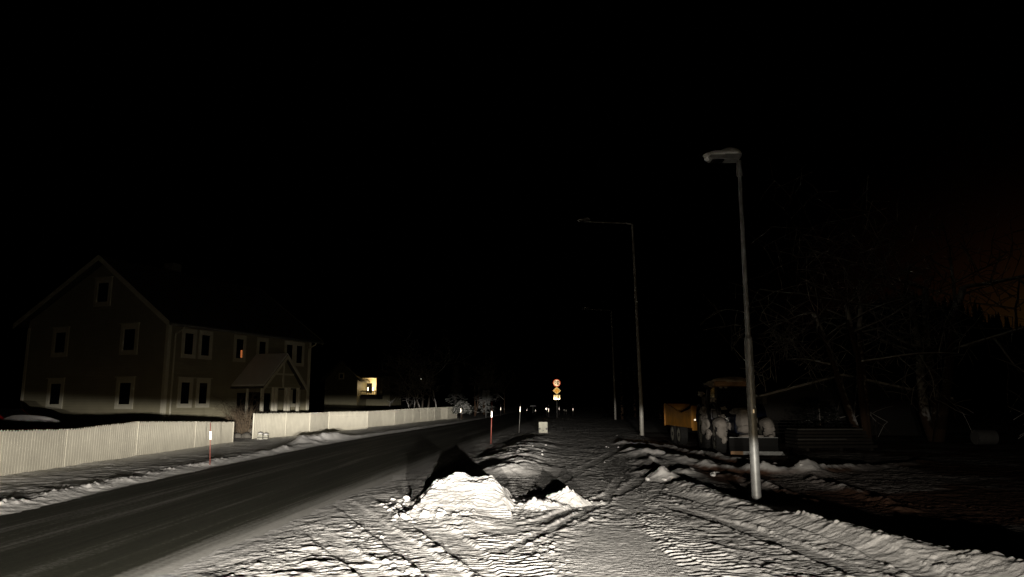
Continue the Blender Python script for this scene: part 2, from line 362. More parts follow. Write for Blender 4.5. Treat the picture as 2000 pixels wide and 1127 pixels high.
    bx = np.interp(y_, [p[1] for p in BERM], [p[0] for p in BERM]); bx = np.where(y_ > 15, 3.6+(y_-15)*.11, bx)
    z -= .12*ss(x_-bx, .3, 1.4)
    for k, (wl_, hh, ww) in enumerate(((WIND, .17, .27), (WIND2, .16, .22), (WIND3, .10, .20), (WIND4, .10, .20))):
        i = F.near(wl_, 1.2); X = x_[i]; Y = y_[i]; d, run = seg_dist(X, Y, wl_); d = d+.2*fbm(X*1.3, Y*1.3, 200+k, 3)
        prof = np.exp(-(np.abs(d)/ww)**2)
        z[i] += prof*hh*(1-.65*ss(X, 7.5, 11))*(.75+.9*fbm(X*1.7, Y*1.7, 210+k, 3)+.25*ridged(X*4.2, Y*2.2, 215+k, 3)+.9*cells(X*4.2, Y*4.2, 220+k, .12, .4, .6))
    for k, (px, py, hh, ww) in enumerate(((1298, 938, .26, .30), (1270, 925, .12, .3), (1275, 905, .12, .4), (1340, 925, .10, .3), (1410, 908, .12, .4), (1240, 890, .08, .5), (1480, 915, .14, .3), (1590, 918, .14, .4))):
        c = G(px, py); i = F.near([(c.x, c.y)], ww*3); X = x_[i]; Y = y_[i]; q = ((X-c.x)/ww)**2+((Y-c.y)/(ww*1.3))**2
        z[i] += hh*np.exp(-q)*(1+.5*fbm(X*3, Y*3, 230+k, 3)+.25*ridged(X*6, Y*2, 235+k, 2)+.5*cells(X*8, Y*8, 240+k, .15, .45, .6))
    # left verge: thin ploughed lip along the asphalt, soft snow to the fence
    i = np.nonzero((x_ < le+.2) & (x_ > -22) & (y_ < 110))[0]; X = x_[i]; Y = y_[i]; dl = le[i]-X; left = ss(dl, -.05, .35)
    lip = np.exp(-((dl-.35-.12*fbm(Y*.8, Y*0, 251, 2))/.17)**2)*ss(Y, 3, 8)
    gap = 1-np.exp(-((Y-G(500, 890).y)/1.1)**2)
    zz = lip*gap*(.025+.05*fbm(X*2, Y*2, 252, 3)+.11*cells(X*10, Y*7, 254, .15, .5, .65))
    zz += left*(.01+.02*fbm(X*1.1, Y*1.1, 255, 4)+.022*ridged(X*2, Y*4, 256, 3)+.018*fbm(X*4, Y*5, 257, 3)+.03*ss(dl, 1.5, 4))
    z[i] += zz
    i = F.near(LB, 3); X = x_[i]; Y = y_[i]; d, run = seg_dist(X, Y, LB); left = ss(LE(Y)-X, .1, .7); d = d+.2*fbm(X*.8, Y*.8, 262, 2)
    z[i] += np.exp(-(d/.45)**2)*left*(.34+.2*fbm(X*.9, Y*.9, 258, 3)+.05*ridged(X*3, Y*3, 259, 3)+.10*cells(X*5, Y*4, 263, .2, .5, .7))*ss(run, 0, 3)
    pl = gp((455, 905), (530, 890), (560, 878)); i = F.near(pl, 2); X = x_[i]; Y = y_[i]; d, run = seg_dist(X, Y, pl); left = ss(LE(Y)-X, 0, .5)
    z[i] += np.exp(-(d/.28)**2)*left*(.08+.12*cells(X*5, Y*5, 261, .2, .5, .8))
    # lie of the land
    z -= .05*ss(le-x_, .5, 4)*ss(y_, 14, 20)*(1-ss(y_, 24, 34))
    z += 1.6*ss(-x_, 18, 60)*ss(y_, 50, 85)
    # snow starts: sink below the asphalt across the road with a ragged edge
    i = np.nonzero((x_ > le-1) & (x_ < re+1))[0]; X = x_[i]; Y = y_[i]
    en = .34*fbm(X*1.1, Y*.9, 271, 5)+.16*fbm(X*7, Y*7, 272, 3)
    dr = np.where(X > (le[i]+re[i])/2, .55, 0)
    k = ss(np.minimum(X-le[i], re[i]-X)+en*.7, -.25-dr, .22)
    z[i] = (z[i]+.018+.012*(dr < .05))*(1-k)+(-.025)*k
    o = np.ones(z.size, bool); o[i] = False; z[o] += np.where(x_[o] > 0, .018, .03)*0+.018
    return z.reshape(x.shape)

def grid_mesh(name, X, Y, Z, m, smooth=True):
    nr, nc = X.shape; co = np.stack([X, Y, Z], -1).reshape(-1, 3).astype(np.float32)
    i = np.arange((nr-1)*nc).reshape(nr-1, nc)[:, :-1].ravel()
    q = np.stack([i, i+1, i+nc+1, i+nc], 1).astype(np.int32)
    me = bpy.data.meshes.new(name); me.vertices.add(len(co)); me.vertices.foreach_set('co', co.ravel())
    me.loops.add(q.size); me.loops.foreach_set('vertex_index', q.ravel())
    me.polygons.add(len(q)); me.polygons.foreach_set('loop_start', np.arange(0, q.size, 4, dtype=np.int32))
    me.polygons.foreach_set('loop_total', np.full(len(q), 4, dtype=np.int32)); me.update(calc_edges=True)
    if smooth: me.shade_smooth()
    me.materials.append(m); o = bpy.data.objects.new(name, me); COL.objects.link(o); return o

v1 = np.linspace(430, 16, 860); rows = np.concatenate([[0.6, 1.5, 3, 4.2], FPX*CAMZ/v1, [170, 200, 250, 320, 450, 700, 1200, 2500]])
cols = np.concatenate([np.linspace(-6, -1.0, 24)[:-1], np.linspace(-1.0, .95, 1250), np.linspace(.95, 6, 24)[1:]])
Yg, Cg = np.meshgrid(rows, cols, indexing='ij'); Xg = Cg*np.maximum(Yg, 2.0)
Zg = terrain(Xg, Yg)
M['ground'] = mat_snow('yard_and_snow')
_t = M['ground'].node_tree; _b = _t.nodes['Principled BSDF']; _src = _b.inputs['Base Color'].links[0].from_socket
_at = N(_t, 'ShaderNodeAttribute'); _at.attribute_name = 'yard_brown'; _mx = N(_t, 'ShaderNodeMixRGB'); _mx.inputs[2].default_value = (.13, .065, .04, 1)
_t.links.new(_at.outputs['Fac'], _mx.inputs[0]); _t.links.new(_src, _mx.inputs[1]); _t.links.new(_mx.outputs[0], _b.inputs['Base Color'])
ground = tag(grid_mesh('ground', Xg, Yg, Zg, M['ground']), kind='structure')
def yard_brown(x, y, z):   # brown tone over the farm yard where no snow is heaped
    bx = np.interp(y, [p[1] for p in BERM], [p[0] for p in BERM]); bx = np.where(y > 15, 3.6+(y-15)*.11, bx)
    return ss(x-bx, .35, .9)*(y < 45)*ss(y, 5, 8)*(1-ss(z+.05*fbm(x*3, y*3, 500, 3), -.02, .06))*(.55+.45*ss(fbm(x*.5, y*.5, 505, 4), -.25, .1))
_a = ground.data.attributes.new('yard_brown', 'FLOAT', 'POINT'); _a.data.foreach_set('value', yard_brown(Xg, Yg, Zg).ravel().astype(np.float32))

def ground_z(x, y): return float(terrain(np.array([[float(x)]]), np.array([[float(y)]]))[0, 0])

# road
def mat_road():
    m = mat('wet_asphalt', (.03, .03, .03), .62); t = m.node_tree; b = t.nodes['Principled BSDF']
    uv = N(t, 'ShaderNodeUVMap'); uv.uv_map = 'UVMap'
    mp = N(t, 'ShaderNodeMapping'); mp.inputs['Scale'].default_value = (1.6, .035, 1); t.links.new(uv.outputs[0], mp.inputs[0])
    n1 = N(t, 'ShaderNodeTexNoise'); n1.inputs['Scale'].default_value = 1.0; n1.inputs['Detail'].default_value = 7; t.links.new(mp.outputs[0], n1.inputs['Vector'])
    mp2 = N(t, 'ShaderNodeMapping'); mp2.inputs['Scale'].default_value = (9, .25, 1); t.links.new(uv.outputs[0], mp2.inputs[0])
    n2 = N(t, 'ShaderNodeTexNoise'); n2.inputs['Scale'].default_value = 1.0; n2.inputs['Detail'].default_value = 5; t.links.new(mp2.outputs[0], n2.inputs['Vector'])
    n3 = N(t, 'ShaderNodeTexNoise'); n3.inputs['Scale'].default_value = 16; n3.inputs['Detail'].default_value = 8; n3.inputs['Roughness'].default_value = .75; t.links.new(uv.outputs[0], n3.inputs['Vector'])
    s = math_n(t, 'ADD', math_n(t, 'MULTIPLY', n1.outputs[0], .55), math_n(t, 'MULTIPLY', n2.outputs[0], .3))
    s = math_n(t, 'ADD', s, math_n(t, 'MULTIPLY', n3.outputs[0], .42))
    # packed snow film towards the edges and the crown
    sx = N(t, 'ShaderNodeSeparateXYZ'); t.links.new(uv.outputs[0], sx.inputs[0])
    e = math_n(t, 'MINIMUM', math_n(t, 'SUBTRACT', 1, math_n(t, 'DIVIDE', sx.outputs[0], 2.7)), math_n(t, 'MULTIPLY', math_n(t, 'ADD', 1, math_n(t, 'DIVIDE', sx.outputs[0], 2.7)), 2.5))
    ed = N(t, 'ShaderNodeMapRange', interpolation_type='SMOOTHSTEP'); t.links.new(e, ed.inputs[0]); ed.inputs[1].default_value = 0.0; ed.inputs[2].default_value = .26; ed.inputs[3].default_value = .40; ed.inputs[4].default_value = 0
    s = math_n(t, 'ADD', s, ed.outputs[0])
    cr = N(t, 'ShaderNodeValToRGB'); c = cr.color_ramp
    c.elements[0].position = .50; c.elements[0].color = (.022, .024, .017, 1)
    c.elements[1].position = .98; c.elements[1].color = (.62, .62, .60, 1)
    e1 = c.elements.new(.66); e1.color = (.060, .062, .045, 1)
    t.links.new(s, cr.inputs[0]); t.links.new(cr.outputs[0], b.inputs['Base Color'])
    bp = N(t, 'ShaderNodeBump'); bp.inputs['Distance'].default_value = .006; t.links.new(n3.outputs[0], bp.inputs['Height']); t.links.new(bp.outputs[0], b.inputs['Normal'])
    return m
yy = np.concatenate([np.linspace(.5, 120, 260), np.linspace(124, 400, 60)])
cc = np.linspace(-1, 1, 25); Yr, Cr = np.meshgrid(yy, cc, indexing='ij')
mid = (LE(Yr)+RE(Yr))/2; hw = (RE(Yr)-LE(Yr))/2+.25
Xr = mid+hw*Cr; Zr = .025*(1-Cr**2)-.025+.004*fbm(Xr*.8, Yr*.3, 5, 2)
road = tag(grid_mesh('road', Xr, Yr, Zr, mat_road()), kind='structure')
uvl = road.data.uv_layers.new(name='UVMap'); li = np.zeros(len(road.data.loops), dtype=np.int32); road.data.loops.foreach_get('vertex_index', li)
U = (2.95*Cr).ravel()[li]; V = Yr.ravel()[li]; uvl.data.foreach_set('uv', np.stack([U, V], 1).astype(np.float32).ravel())

# ---------------------------------------------------------------- ploughed snow piles
def snow_pile(label, x0, x1, y0, y1, f, n=260):
    X, Y = np.meshgrid(np.linspace(x0, x1, n), np.linspace(y0, y1, n)); B = f(X, Y)
    Z = terrain(X, Y)+B-.03
    # sink the rim of the patch under the crust
    r = np.minimum(np.minimum(X-x0, x1-X), np.minimum(Y-y0, y1-Y)); Z -= .06*(1-ss(r, 0, .15))
    return tag(grid_mesh('snow_pile', X, Y, Z, M['snow']), label, 'snow pile')
pc = Vector((-.66, 12.5))
def big(x, y):
    u = x-pc.x; t = y-pc.y
    wu = u+.16*fbm(x*2.0, y*2.0, 301, 4); wt = t+.18*fbm(x*1.7, y*1.7, 302, 3)
    top = .46+.085*fbm(x*3.0, y*1.2, 303, 4)+.05*np.cos((u+.28)*7)*np.exp(-u*u*2)+.05*u
    front = (wt+1.45+.12*np.cos(u*2.5))*.27
    z = np.minimum(np.minimum(top, front), np.minimum((wu+.92)*1.1, (.68-wu)*1.3)); z = np.minimum(z, (.95-wt)*.9)
    z = np.where(z > 0, z, z*.3); z = np.maximum(z, -.02); k = ss(z, 0, .12)
    wx = x+.2*fbm(x*2, y*2, 40, 2)
    z = z+k*(.008*ridged(wx*1.4+y*.5, y*4.2+x*.8, 305, 3)+.005*fbm(x*9, y*9, 307, 3)+.012*fbm(x*4, y*4, 308, 2))
    skirt = np.exp(-((u-.02)/.85)**2-((t+2.0)/.9)**2)*(1-k)
    z += skirt*(.09+.035*ridged(wx*1.3+.5*y, y*3.6, 309, 3)+.012*fbm(x*6, y*6, 311, 2))
    side = np.exp(-((u+1.25)/.35)**2-((t+.1)/.9)**2)
    z += side*(.05+.16*cells(x*6, y*6, 313, .2, .5, .9))
    side = np.exp(-((u+.95)/.35)**2-((t+1.3)/.7)**2)
    z += side*(.03+.12*cells(x*7, y*7, 314, .2, .5, .9))
    z += .12*np.exp(-((u-1.15)/.6)**2-((t+.35)/.35)**2)*(1+.8*fbm(x*4, y*4, 317, 3))
    side = np.exp(-((u-1.05)/.3)**2-((t+.6)/.4)**2)
    z += side*(.05+.15*cells(x*7, y*7, 315, .2, .5, .8))
    return z
snow_pile('tall bright heap of ploughed snow with a smooth slab face beside the road', -2.6, 1.2, 9.0, 14.4, big, 420)
hc = G(1105, 985)
def small(x, y):
    u = x-hc.x; t = y-hc.y
    k = np.maximum(0, 1-np.hypot(u/.42, t/.5)+.2*fbm(x*4, y*4, 320, 3))
    z = k*.19+k*.09*cells(x*10, y*10, 323, .15, .45, .7)
    rid = np.exp(-((u+.15)/.95)**4-((t+.05*np.sin(u*6))/.2)**2)
    z += rid*(.085+.20*cells(x*7, y*7, 325, .15, .5, .9)*.7+.03*fbm(x*4, y*4, 327, 2))
    return z
snow_pile('low lumpy heap of snow clods with a small pointed peak on the footpath', hc.x-1.5, hc.x+1.3, hc.y-1.0, hc.y+1.0, small, 240)

# clods
protos = []; CS = .68
for s_ in range(4):
    o = MB().blob((0, 0, 0), (1, .8, .7), seed=20+s_, sub=3, amp=.16).build('snow_clod', M['snow'], smooth=True)
    protos.append(o)
rc = random.Random(5)
areas = [  # px,py centre, spread px, count, size
    (800, 990, 45, 18, 9, .05, .11, 'loose snow clod on the left flank of the bright heap'),
    (850, 1010, 30, 20, 8, .06, .13, 'loose snow clod on the left flank of the bright heap'),
    (1020, 1000, 40, 14, 10, .04, .09, 'snow clod in the low ridge right of the bright heap'),
    (1110, 985, 60, 12, 14, .04, .08, 'snow clod in the low ridge right of the bright heap'),
    (760, 1020, 60, 30, 8, .02, .05, 'small clod on the rutted snow near the road'),
    (1290, 945, 30, 10, 6, .05, .10, 'snow clod beside the pile at the yard entrance'),
    (1420, 912, 80, 8, 8, .06, .13, 'snow clod in the windrow in front of the tractor'),
    (1560, 912, 80, 8, 6, .06, .13, 'snow clod in the windrow in front of the tractor'),
    (1050, 890, 40, 20, 8, .03, .07, 'small clod on the ridge between road and path'),
    (1200, 870, 60, 25, 8, .03, .07, 'small clod on the footpath by the second lamp'),
]
first = True; used = 0
for (cx, cy, sx, sy, n, r0, r1, lab) in areas:
    for k in range(n):
        g = G(cx+rc.gauss(0, sx*.6), cy+rc.gauss(0, sy*.6)); r = rc.uniform(r0, r1)*CS
        if used < 4: o = protos[used]; used += 1
        else: o = protos[rc.randrange(4)].copy(); COL.objects.link(o)
        zz = ground_z(g.x, g.y)
        if abs(g.x-pc.x) < 2 and abs(g.y-pc.y) < 2.2: zz += float(big(np.array([[g.x]]), np.array([[g.y]]))[0, 0])-.03
        if abs(g.x-hc.x) < 1.3 and abs(g.y-hc.y) < 1: zz += float(small(np.array([[g.x]]), np.array([[g.y]]))[0, 0])-.03
        o.location = (g.x, g.y, zz+r*.1); o.scale = (r, r, r); o.rotation_euler = (rc.uniform(-.4, .4), rc.uniform(-.4, .4), rc.uniform(0, 6.28))
        tag(o, lab, 'snow clod', 'loose snow clods thrown up by the plough: '+lab)

# ---------------------------------------------------------------- picket fences
def picket_run(parent, a, b, h, pitch=.12, wd=.088, thick=.02, za=0, zb=0, top=0.05):
    a = Vector(a); b = Vector(b); d = b-a; L = d.length; d.normalize(); nrm = Vector((-d.y, d.x))
    n = max(1, int(L/pitch)); m = MB(); rl = MB(); rr = random.Random(int(L*1000))
    for i in range(n):
        t = (i+.5)*L/n; c = a+d*t; z = za+(zb-za)*t/L; hh = h+rr.uniform(-.012, .012); q = rr.uniform(-.004, .004)
        p0 = c-d*wd/2; p1 = c+d*wd/2; o = nrm*(thick/2)
        prof = [(p0, z-.03), (p1, z-.03), (p1+d*q, z+hh-top), ((p0+p1)/2+d*q, z+hh), (p0+d*q, z+hh-top)]
        vs = [(p.x-o.x, p.y-o.y, zz) for p, zz in prof]+[(p.x+o.x, p.y+o.y, zz) for p, zz in prof]
        m.add(vs, [(4, 3, 2, 1, 0), (5, 6, 7, 8, 9)]+[(k, (k+1) % 5, (k+1) % 5+5, k+5) for k in range(5)])
    for hz in (.25, h-.28):
        side = nrm*(.035 if nrm.x < 0 else -.035)      # rails on the garden side
        o = nrm*.018; pa = a+side; pb = b+side
        vs = [(pa.x-o.x, pa.y-o.y, za+hz), (pa.x+o.x, pa.y+o.y, za+hz), (pa.x+o.x, pa.y+o.y, za+hz+.08), (pa.x-o.x, pa.y-o.y, za+hz+.08),
              (pb.x-o.x, pb.y-o.y, zb+hz), (pb.x+o.x, pb.y+o.y, zb+hz), (pb.x+o.x, pb.y+o.y, zb+hz+.08), (pb.x-o.x, pb.y-o.y, zb+hz+.08)]
        rl.add(vs, [(0, 1, 2, 3), (7, 6, 5, 4), (0, 4, 5, 1), (1, 5, 6, 2), (2, 6, 7, 3), (3, 7, 4, 0)])
    m.build('picket_panel', M['fence'], parent); rl.build('rail', M['fence'], parent)
def fence_post(parent, p, z, h, w_=.11, cap=True):
    m = MB(); m.box(p[0]-w_/2, p[1]-w_/2, z-.2, p[0]+w_/2, p[1]+w_/2, z+h, .008)
    pass
    return m.build('post', M['fence'], parent)
def fence(name, pts, label, wd=.107, posts=True):   # pts: (px, top_y, base_y); height from the picture
    root = empty(name, (0, 0, 0), 0, label, 'fence')
    W = []
    for (px, ty, by, H) in pts:
        # distance at which a picket of height H spans ty..by
        lo, hi = 5.0, 150.0
        for _ in range(50):
            mdl = (lo+hi)/2; span = P(px, ty, mdl).z-P(px, by, mdl).z
            if span < H: lo = mdl
            else: hi = mdl
        b_ = P(px, by, lo); W.append((b_.x, b_.y, b_.z, H))
    o = W[0]; root.location = (o[0], o[1], o[2])
    for (a, b) in zip(W[:-1], W[1:]):
        picket_run(root, (a[0]-o[0], a[1]-o[1]), (b[0]-o[0], b[1]-o[1]), (a[3]+b[3])/2, za=a[2]-o[2], zb=b[2]-o[2], wd=wd)
    if posts:
        for a in W: fence_post(root, (a[0]-o[0]-.012, a[1]-o[1]), a[2]-o[2], a[3]+.0, .07)
    return W
F1 = fence('picket_fence', [(-260, 846, 985, 1.2), (-120, 842, 960, 1.2), (124, 838, 927, 1.2), (265, 823, 897, 1.2), (379, 823, 886, 1.2), (453, 824, 880, 1.2)],
           'cream picket fence on the left beside the road, ending short of the garden gateway')
F2 = fence('picket_fence', [(494, 807, 863, 1.3), (557, 806, 858, 1.3), (604, 806, 855, 1.3), (641, 805, 850, 1.3)], 'cream picket fence from the gateway to the wide-slatted panel, round boxes at its foot', wd=.102)
F3 = fence('picket_fence', [(641.5, 804, 849, 1.3), (717, 803, 842, 1.3)], 'fence panel of widely spaced slats between the two solid runs of picket fence', wd=.062)
F4 = fence('picket_fence', [(718, 803, 841, 1.3), (747, 801.5, 837, 1.3), (770, 800, 834, 1.3), (790, 799, 831, 1.3), (806, 798, 828.5, 1.3), (821, 797, 826, 1.3), (835, 796.5, 824.5, 1.3), (848, 796, 823, 1.3), (861, 795.5, 821, 1.3), (873, 795, 820, 1.3), (892, 794.5, 818, 1.3)],
           'long far picket fence curving away beside the road below the bare trees', wd=.102)
print('FENCES', [[tuple(round(float(c), 2) for c in q) for q in f] for f in (F1, F2, F3, F4)])

# two round-topped boxes against the fence
for i, (px, ln) in enumerate(((508, 'larger round-topped box under snow at the fence foot, nearest the gateway'), (519, 'smaller round-topped box under snow behind the larger one'))):
    p = P(px, 860, F2[0][1]-.6+i*.4); k = 1-.1*i
    r_ = empty('mailbox', p, .2, ln, 'mailbox')
    poly = [(-.11*k, .0), (.11*k, .0), (.11*k, .20*k), (.08*k, .27*k), (0, .30*k), (-.08*k, .27*k), (-.11*k, .20*k)]
    MB().prism(poly, 1, -.16, .16).build('box_body', M['concrete'], r_)
    MB().box(-.115*k, -.166, .12, .115*k, -.161, .15).build('flap', M['dark'], r_)
    MB().blob((0, 0, .30*k), (.13*k, .18, .06), seed=i, amp=.08, flat=-.03).build('snow_cap', M['snowcap'], r_, True)
    MB().blob((0, 0, .02), (.17, .22, .08), seed=i+4, amp=.1).build('snow_foot', M['snowcap'], r_, True)

# ---------------------------------------------------------------- large house
Hc = Vector((-17.29, 36.0, 0)); HR = R(68.3); HL = 11.4; HW = 10.4; HE = 5.97; HLE = 6.22; RY = 4.8; HRZ = 9.35
hr = empty('house', (Hc.x, Hc.y, ground_z(Hc.x, Hc.y)-.1), HR, 'two-storey pale wooden house with gabled porch behind the fence', 'house')
m = MB(); m.prism([(0, .4), (HW, .4), (HW, HLE), (RY, HRZ-.12), (0, HE)], 0, 0, HL); m.build('wall', M['wall'], hr)
MB().box(-.04, -.04, -.6, HL+.04, HW+.04, .42).build('foundation', M['concrete'], hr)
def roof_slab(m, x0, x1, yA, zA, yB, zB, t):
    m.add([(x0, yA, zA), (x1, yA, zA), (x1, yB, zB), (x0, yB, zB), (x0, yA, zA+t), (x1, yA, zA+t), (x1, yB, zB+t), (x0, yB, zB+t)],
          [(3, 2, 1, 0), (4, 5, 6, 7), (0, 1, 5, 4), (1, 2, 6, 5), (2, 3, 7, 6), (3, 0, 4, 7)])
sl = (HRZ-HE)/RY; sl2 = (HRZ-HLE)/(HW-RY); ov = .55
m = MB(); roof_slab(m, -.5, HL+.5, -ov, HE-ov*sl, RY, HRZ, .14); roof_slab(m, -.5, HL+.5, HW+ov, HLE-ov*sl2, RY, HRZ, .14)
rf = m.build('roof', M['tile'], hr)
for x0 in (-.53, HL+.502):
    m = MB(); roof_slab(m, x0, x0+.03, -ov, HE-ov*sl-.12, RY, HRZ-.12, .28); m.build('verge_board', M['trim'], rf)
    m = MB(); roof_slab(m, x0, x0+.03, HW+ov, HLE-ov*sl2-.12, RY+.002, HRZ-.12, .28); m.build('verge_board', M['trim'], rf)
MB().box(4.6, RY+.3, HRZ-.6, 5.3, RY+1.0, HRZ+.7, .02).build('chimney', M['stone'], rf)
g_ = MB(); g_.ring_tube([(-.5, -ov-.07, HE-ov*sl+.02), (HL+.5, -ov-.07, HE-ov*sl+.02)], .07, 8); g_.build('gutter', M['steel2'], hr, True)
for xx in (.35, HL-.3):
    MB().ring_tube([(xx, -ov-.07, HE-ov*sl-.03), (xx, -ov-.05, HE-ov*sl-.15), (xx, -.12, HE-.75), (xx, -.10, HE-.95), (xx, -.10, .3)], .045, 8).build('downpipe', M['trim'], hr, True)
for (a, b) in ((0, 0), (HL, 0), (0, HW)):
    sx = -1 if a == 0 else 1; sy = -1 if b == 0 else 1
    mm = MB(); x0, x1 = sorted((a+sx*.03, a-sx*.16)); y0, y1 = sorted((b+sy*.03, b-sy*.16))
    mm.box(x0, y0, .40, x1, y1, HE-.12); mm.build('corner_board', M['trim'], hr)
M['lit_orange'] = mat_emit('lamp_behind_curtain', (.8, .24, .07), .4)
def window(parent, face, t, z0, wd, hh, cas=.16, lit=False, cap=True):
    """face 'x': gable wall at x=0 ; 'y': long wall at y=0 ; t centre along wall"""
    def bx(m, a0, a1, z0_, z1_, d0, d1):
        if face == 'x': m.box(-d1, a0, z0_, -d0, a1, z1_)
        else: m.box(a0, -d1, z0_, a1, -d0, z1_)
    a0, a1 = t-wd/2, t+wd/2; z1 = z0+hh; m = MB()
    bx(m, a0-cas, a0, z0-cas, z1+cas*1.2, .002, .05); bx(m, a1, a1+cas, z0-cas, z1+cas*1.2, .002, .05)
    bx(m, a0, a1, z1, z1+cas*1.2, .002, .048); bx(m, a0, a1, z0-cas, z0, .002, .048)
    if cap: bx(m, a0-cas-.06, a1+cas+.06, z1+cas*1.2+.002, z1+cas*1.2+.04, .002, .13)
    w_ = m.build('window', M['trim'], parent)
    m = MB(); f = .05
    bx(m, a0, a0+f, z0, z1, .004, .035); bx(m, a1-f, a1, z0, z1, .004, .035); bx(m, a0+f, a1-f, z0, z0+f, .004, .034); bx(m, a0+f, a1-f, z1-f, z1, .004, .034)
    m.build('frame', M['trim'], w_)
    m = MB(); bx(m, a0+f, a1-f, z0+f, z1-f, .003, .012); m.build('pane', M['glass'], w_)
    if lit:
        m = MB(); bx(m, a1-f-.17, a1-f-.04, z0+.10, z0+.52, .013, .02); m.build('lit_gap', M['lit_orange'], w_)
    return w_
for t in (2.65, 7.75):
    window(hr, 'x', t, 1.62, .86, 1.18, .19); window(hr, 'x', t, 4.38, .86, 1.18, .19)
window(hr, 'x', 4.85, 7.0, .86, 1.12, .19)
for t in (1.32, 2.45, 9.3, 10.25): window(hr, 'y', t, 4.18, .64, 1.18, .15, cap=False)
window(hr, 'y', 5.0, 4.18, .64, 1.18, .15, lit=True, cap=False); window(hr, 'y', 6.85, 4.18, .64, 1.18, .15, cap=False)
for t in (1.30, 2.50): window(hr, 'y', t, 1.65, .64, 1.18, .15)
window(hr, 'y', 10.05, 1.65, .64, 1.18, .15)
# porch (part of the house): roof, posts, gable, railing, door
PX = 6.35; PW = 1.62; PE = 2.62; PR = 4.35; PD = 2.0
pr = MB().box(PX-PW+.1, -PD, .1, PX+PW-.1, -.045, .32).build('porch', M['stone'], hr)
m = MB(); roof_slab(m, PX, PX, 0, 0, 0, 0, 0); m = MB()
def slabx(m, y0, y1, xA, zA, xB, zB, t):
    m.add([(xA, y0, zA), (xA, y1, zA), (xB, y1, zB), (xB, y0, zB), (xA, y0, zA+t), (xA, y1, zA+t), (xB, y1, zB+t), (xB, y0, zB+t)],
          [(0, 1, 2, 3), (7, 6, 5, 4), (4, 5, 1, 0), (5, 6, 2, 1), (6, 7, 3, 2), (7, 4, 0, 3)])
slabx(m, -PD-.3, -.01, PX-PW-.25, PE-.1, PX, PR, .10); slabx(m, -PD-.3, -.01, PX+PW+.25, PE-.1, PX, PR, .10); m.build('porch_roof', M['tile'], pr)
m = MB(); slabx(m, -PD-.28, -.03, PX-PW-.22, PE+.01, PX, PR+.105, .10); slabx(m, -PD-.28, -.03, PX+PW+.22, PE+.01, PX, PR+.105, .10)
m.build('roof_snow', M['snowcap'], pr)
m = MB(); m.prism([(PX-PW, PE), (PX+PW, PE), (PX, PR-.06)], 1, -PD-.05, -PD+.02); m.build('porch_gable', M['wall'], pr)
m = MB(); m.box(PX-.05, -PD-.09, PE, PX+.05, -PD-.055, PR-.05); m.box(PX-PW*.55, -PD-.085, PE+.68, PX+PW*.55, -PD-.057, PE+.78)
slabx(m, -PD-.34, -PD-.303, PX-PW-.25, PE-.22, PX, PR-.12, .2); slabx(m, -PD-.34, -PD-.303, PX+PW+.25, PE-.22, PX, PR-.12, .2); m.build('gable_trim', M['trim'], pr)
for xx in (PX-PW+.1, PX-.62, PX-.38, PX+.45, PX+.70, PX+PW-.1):
    MB().box(xx-.075, -PD+.0, .325, xx+.075, -PD+.14, PE-.002, .01).build('porch_post', M['fence'], pr)
MB().box(PX-PW+.1, -.9, .325, PX-PW+.2, -.8, PE-.1).build('porch_post', M['fence'], pr)
m = MB(); m.box(PX-PW, -PD, PE, PX+PW, -PD+.016, PE-.18+.001)
m = MB(); m.box(PX-PW, -PD+.0, PE-.02, PX+PW, -PD+.14, PE+.12); m.box(PX-PW, -PD+.14, PE-.02, PX-PW+.12, -.02, PE+.1); m.box(PX+PW-.12, -PD+.14, PE-.02, PX+PW, -.02, PE+.1); m.build('lintel', M['trim'], pr)
m = MB()
for s0, s1 in ((PX-PW+.17, PX-.69), (PX+.77, PX+PW-.17)):
    m.box(s0, -PD+.05, 1.05, s1, -PD+.11, 1.13)
    for k in range(7):
        xx = s0+(k+.5)*(s1-s0)/7; m.box(xx-.02, -PD+.06, .326, xx+.02, -PD+.10, 1.048)
m.build('railing', M['trim'], pr)
for q0, q1 in ((-1.35, -.62), (.62, 1.35)): MB().box(PX+q0, -.06, .9, PX+q1, -.02, 2.3).build('porch_shade_pane', M['glass'], pr)  # dark panes added to give the shade inside the porch
d_ = MB().box(PX-.48, -.07, .33, PX+.48, -.02, 2.35).build('door', M['wood'], pr); MB().box(PX-.2, -.085, 1.2, PX+.2, -.072, 2.1).build('door_glass', M['glass'], d_)

# climbing shrub and stones by the gateway
def twig_bush(name, c, h, spread, n, label, matl, r0=.012, seed=1, cat='shrub', lean=0):
    rr = random.Random(seed); root = empty(name, c, 0, label, cat); m = MB()
    for i in range(n):
        a = rr.uniform(0, 6.28); hh = h*rr.uniform(.45, 1.0); sp = spread*rr.uniform(.3, 1)
        p = Vector((rr.uniform(-.15, .15), rr.uniform(-.15, .15), -.1)); pts = [p.copy()]; d = Vector((math.cos(a)*.3, math.sin(a)*.3, 1)).normalized()
        st = 7
        for k in range(st):
            d = (d+Vector((math.cos(a)*sp/h*.35+rr.uniform(-.3, .3), math.sin(a)*sp/h*.35+rr.uniform(-.3, .3), .1-.12*k/st*2))).normalized(); p = p+d*hh/st; pts.append(p.copy())
            if k > 1:
                q = p.copy(); dd = Vector((rr.uniform(-1, 1), rr.uniform(-1, 1), rr.uniform(-.1, .8))).normalized(); tp = [q.copy()]
                for _ in range(3): dd = (dd+Vector((rr.uniform(-.4, .4), rr.uniform(-.4, .4), rr.uniform(-.3, .3)))).normalized(); q = q+dd*.09*h/1.5; tp.append(q.copy())
                m.ring_tube(tp, [r0*.5, r0*.45, r0*.35, r0*.25], 3, False)
        m.ring_tube(pts, [r0*(1-.7*k/st) for k in range(st+1)], 4, False)
    m.build('twigs', matl, root)
    return root
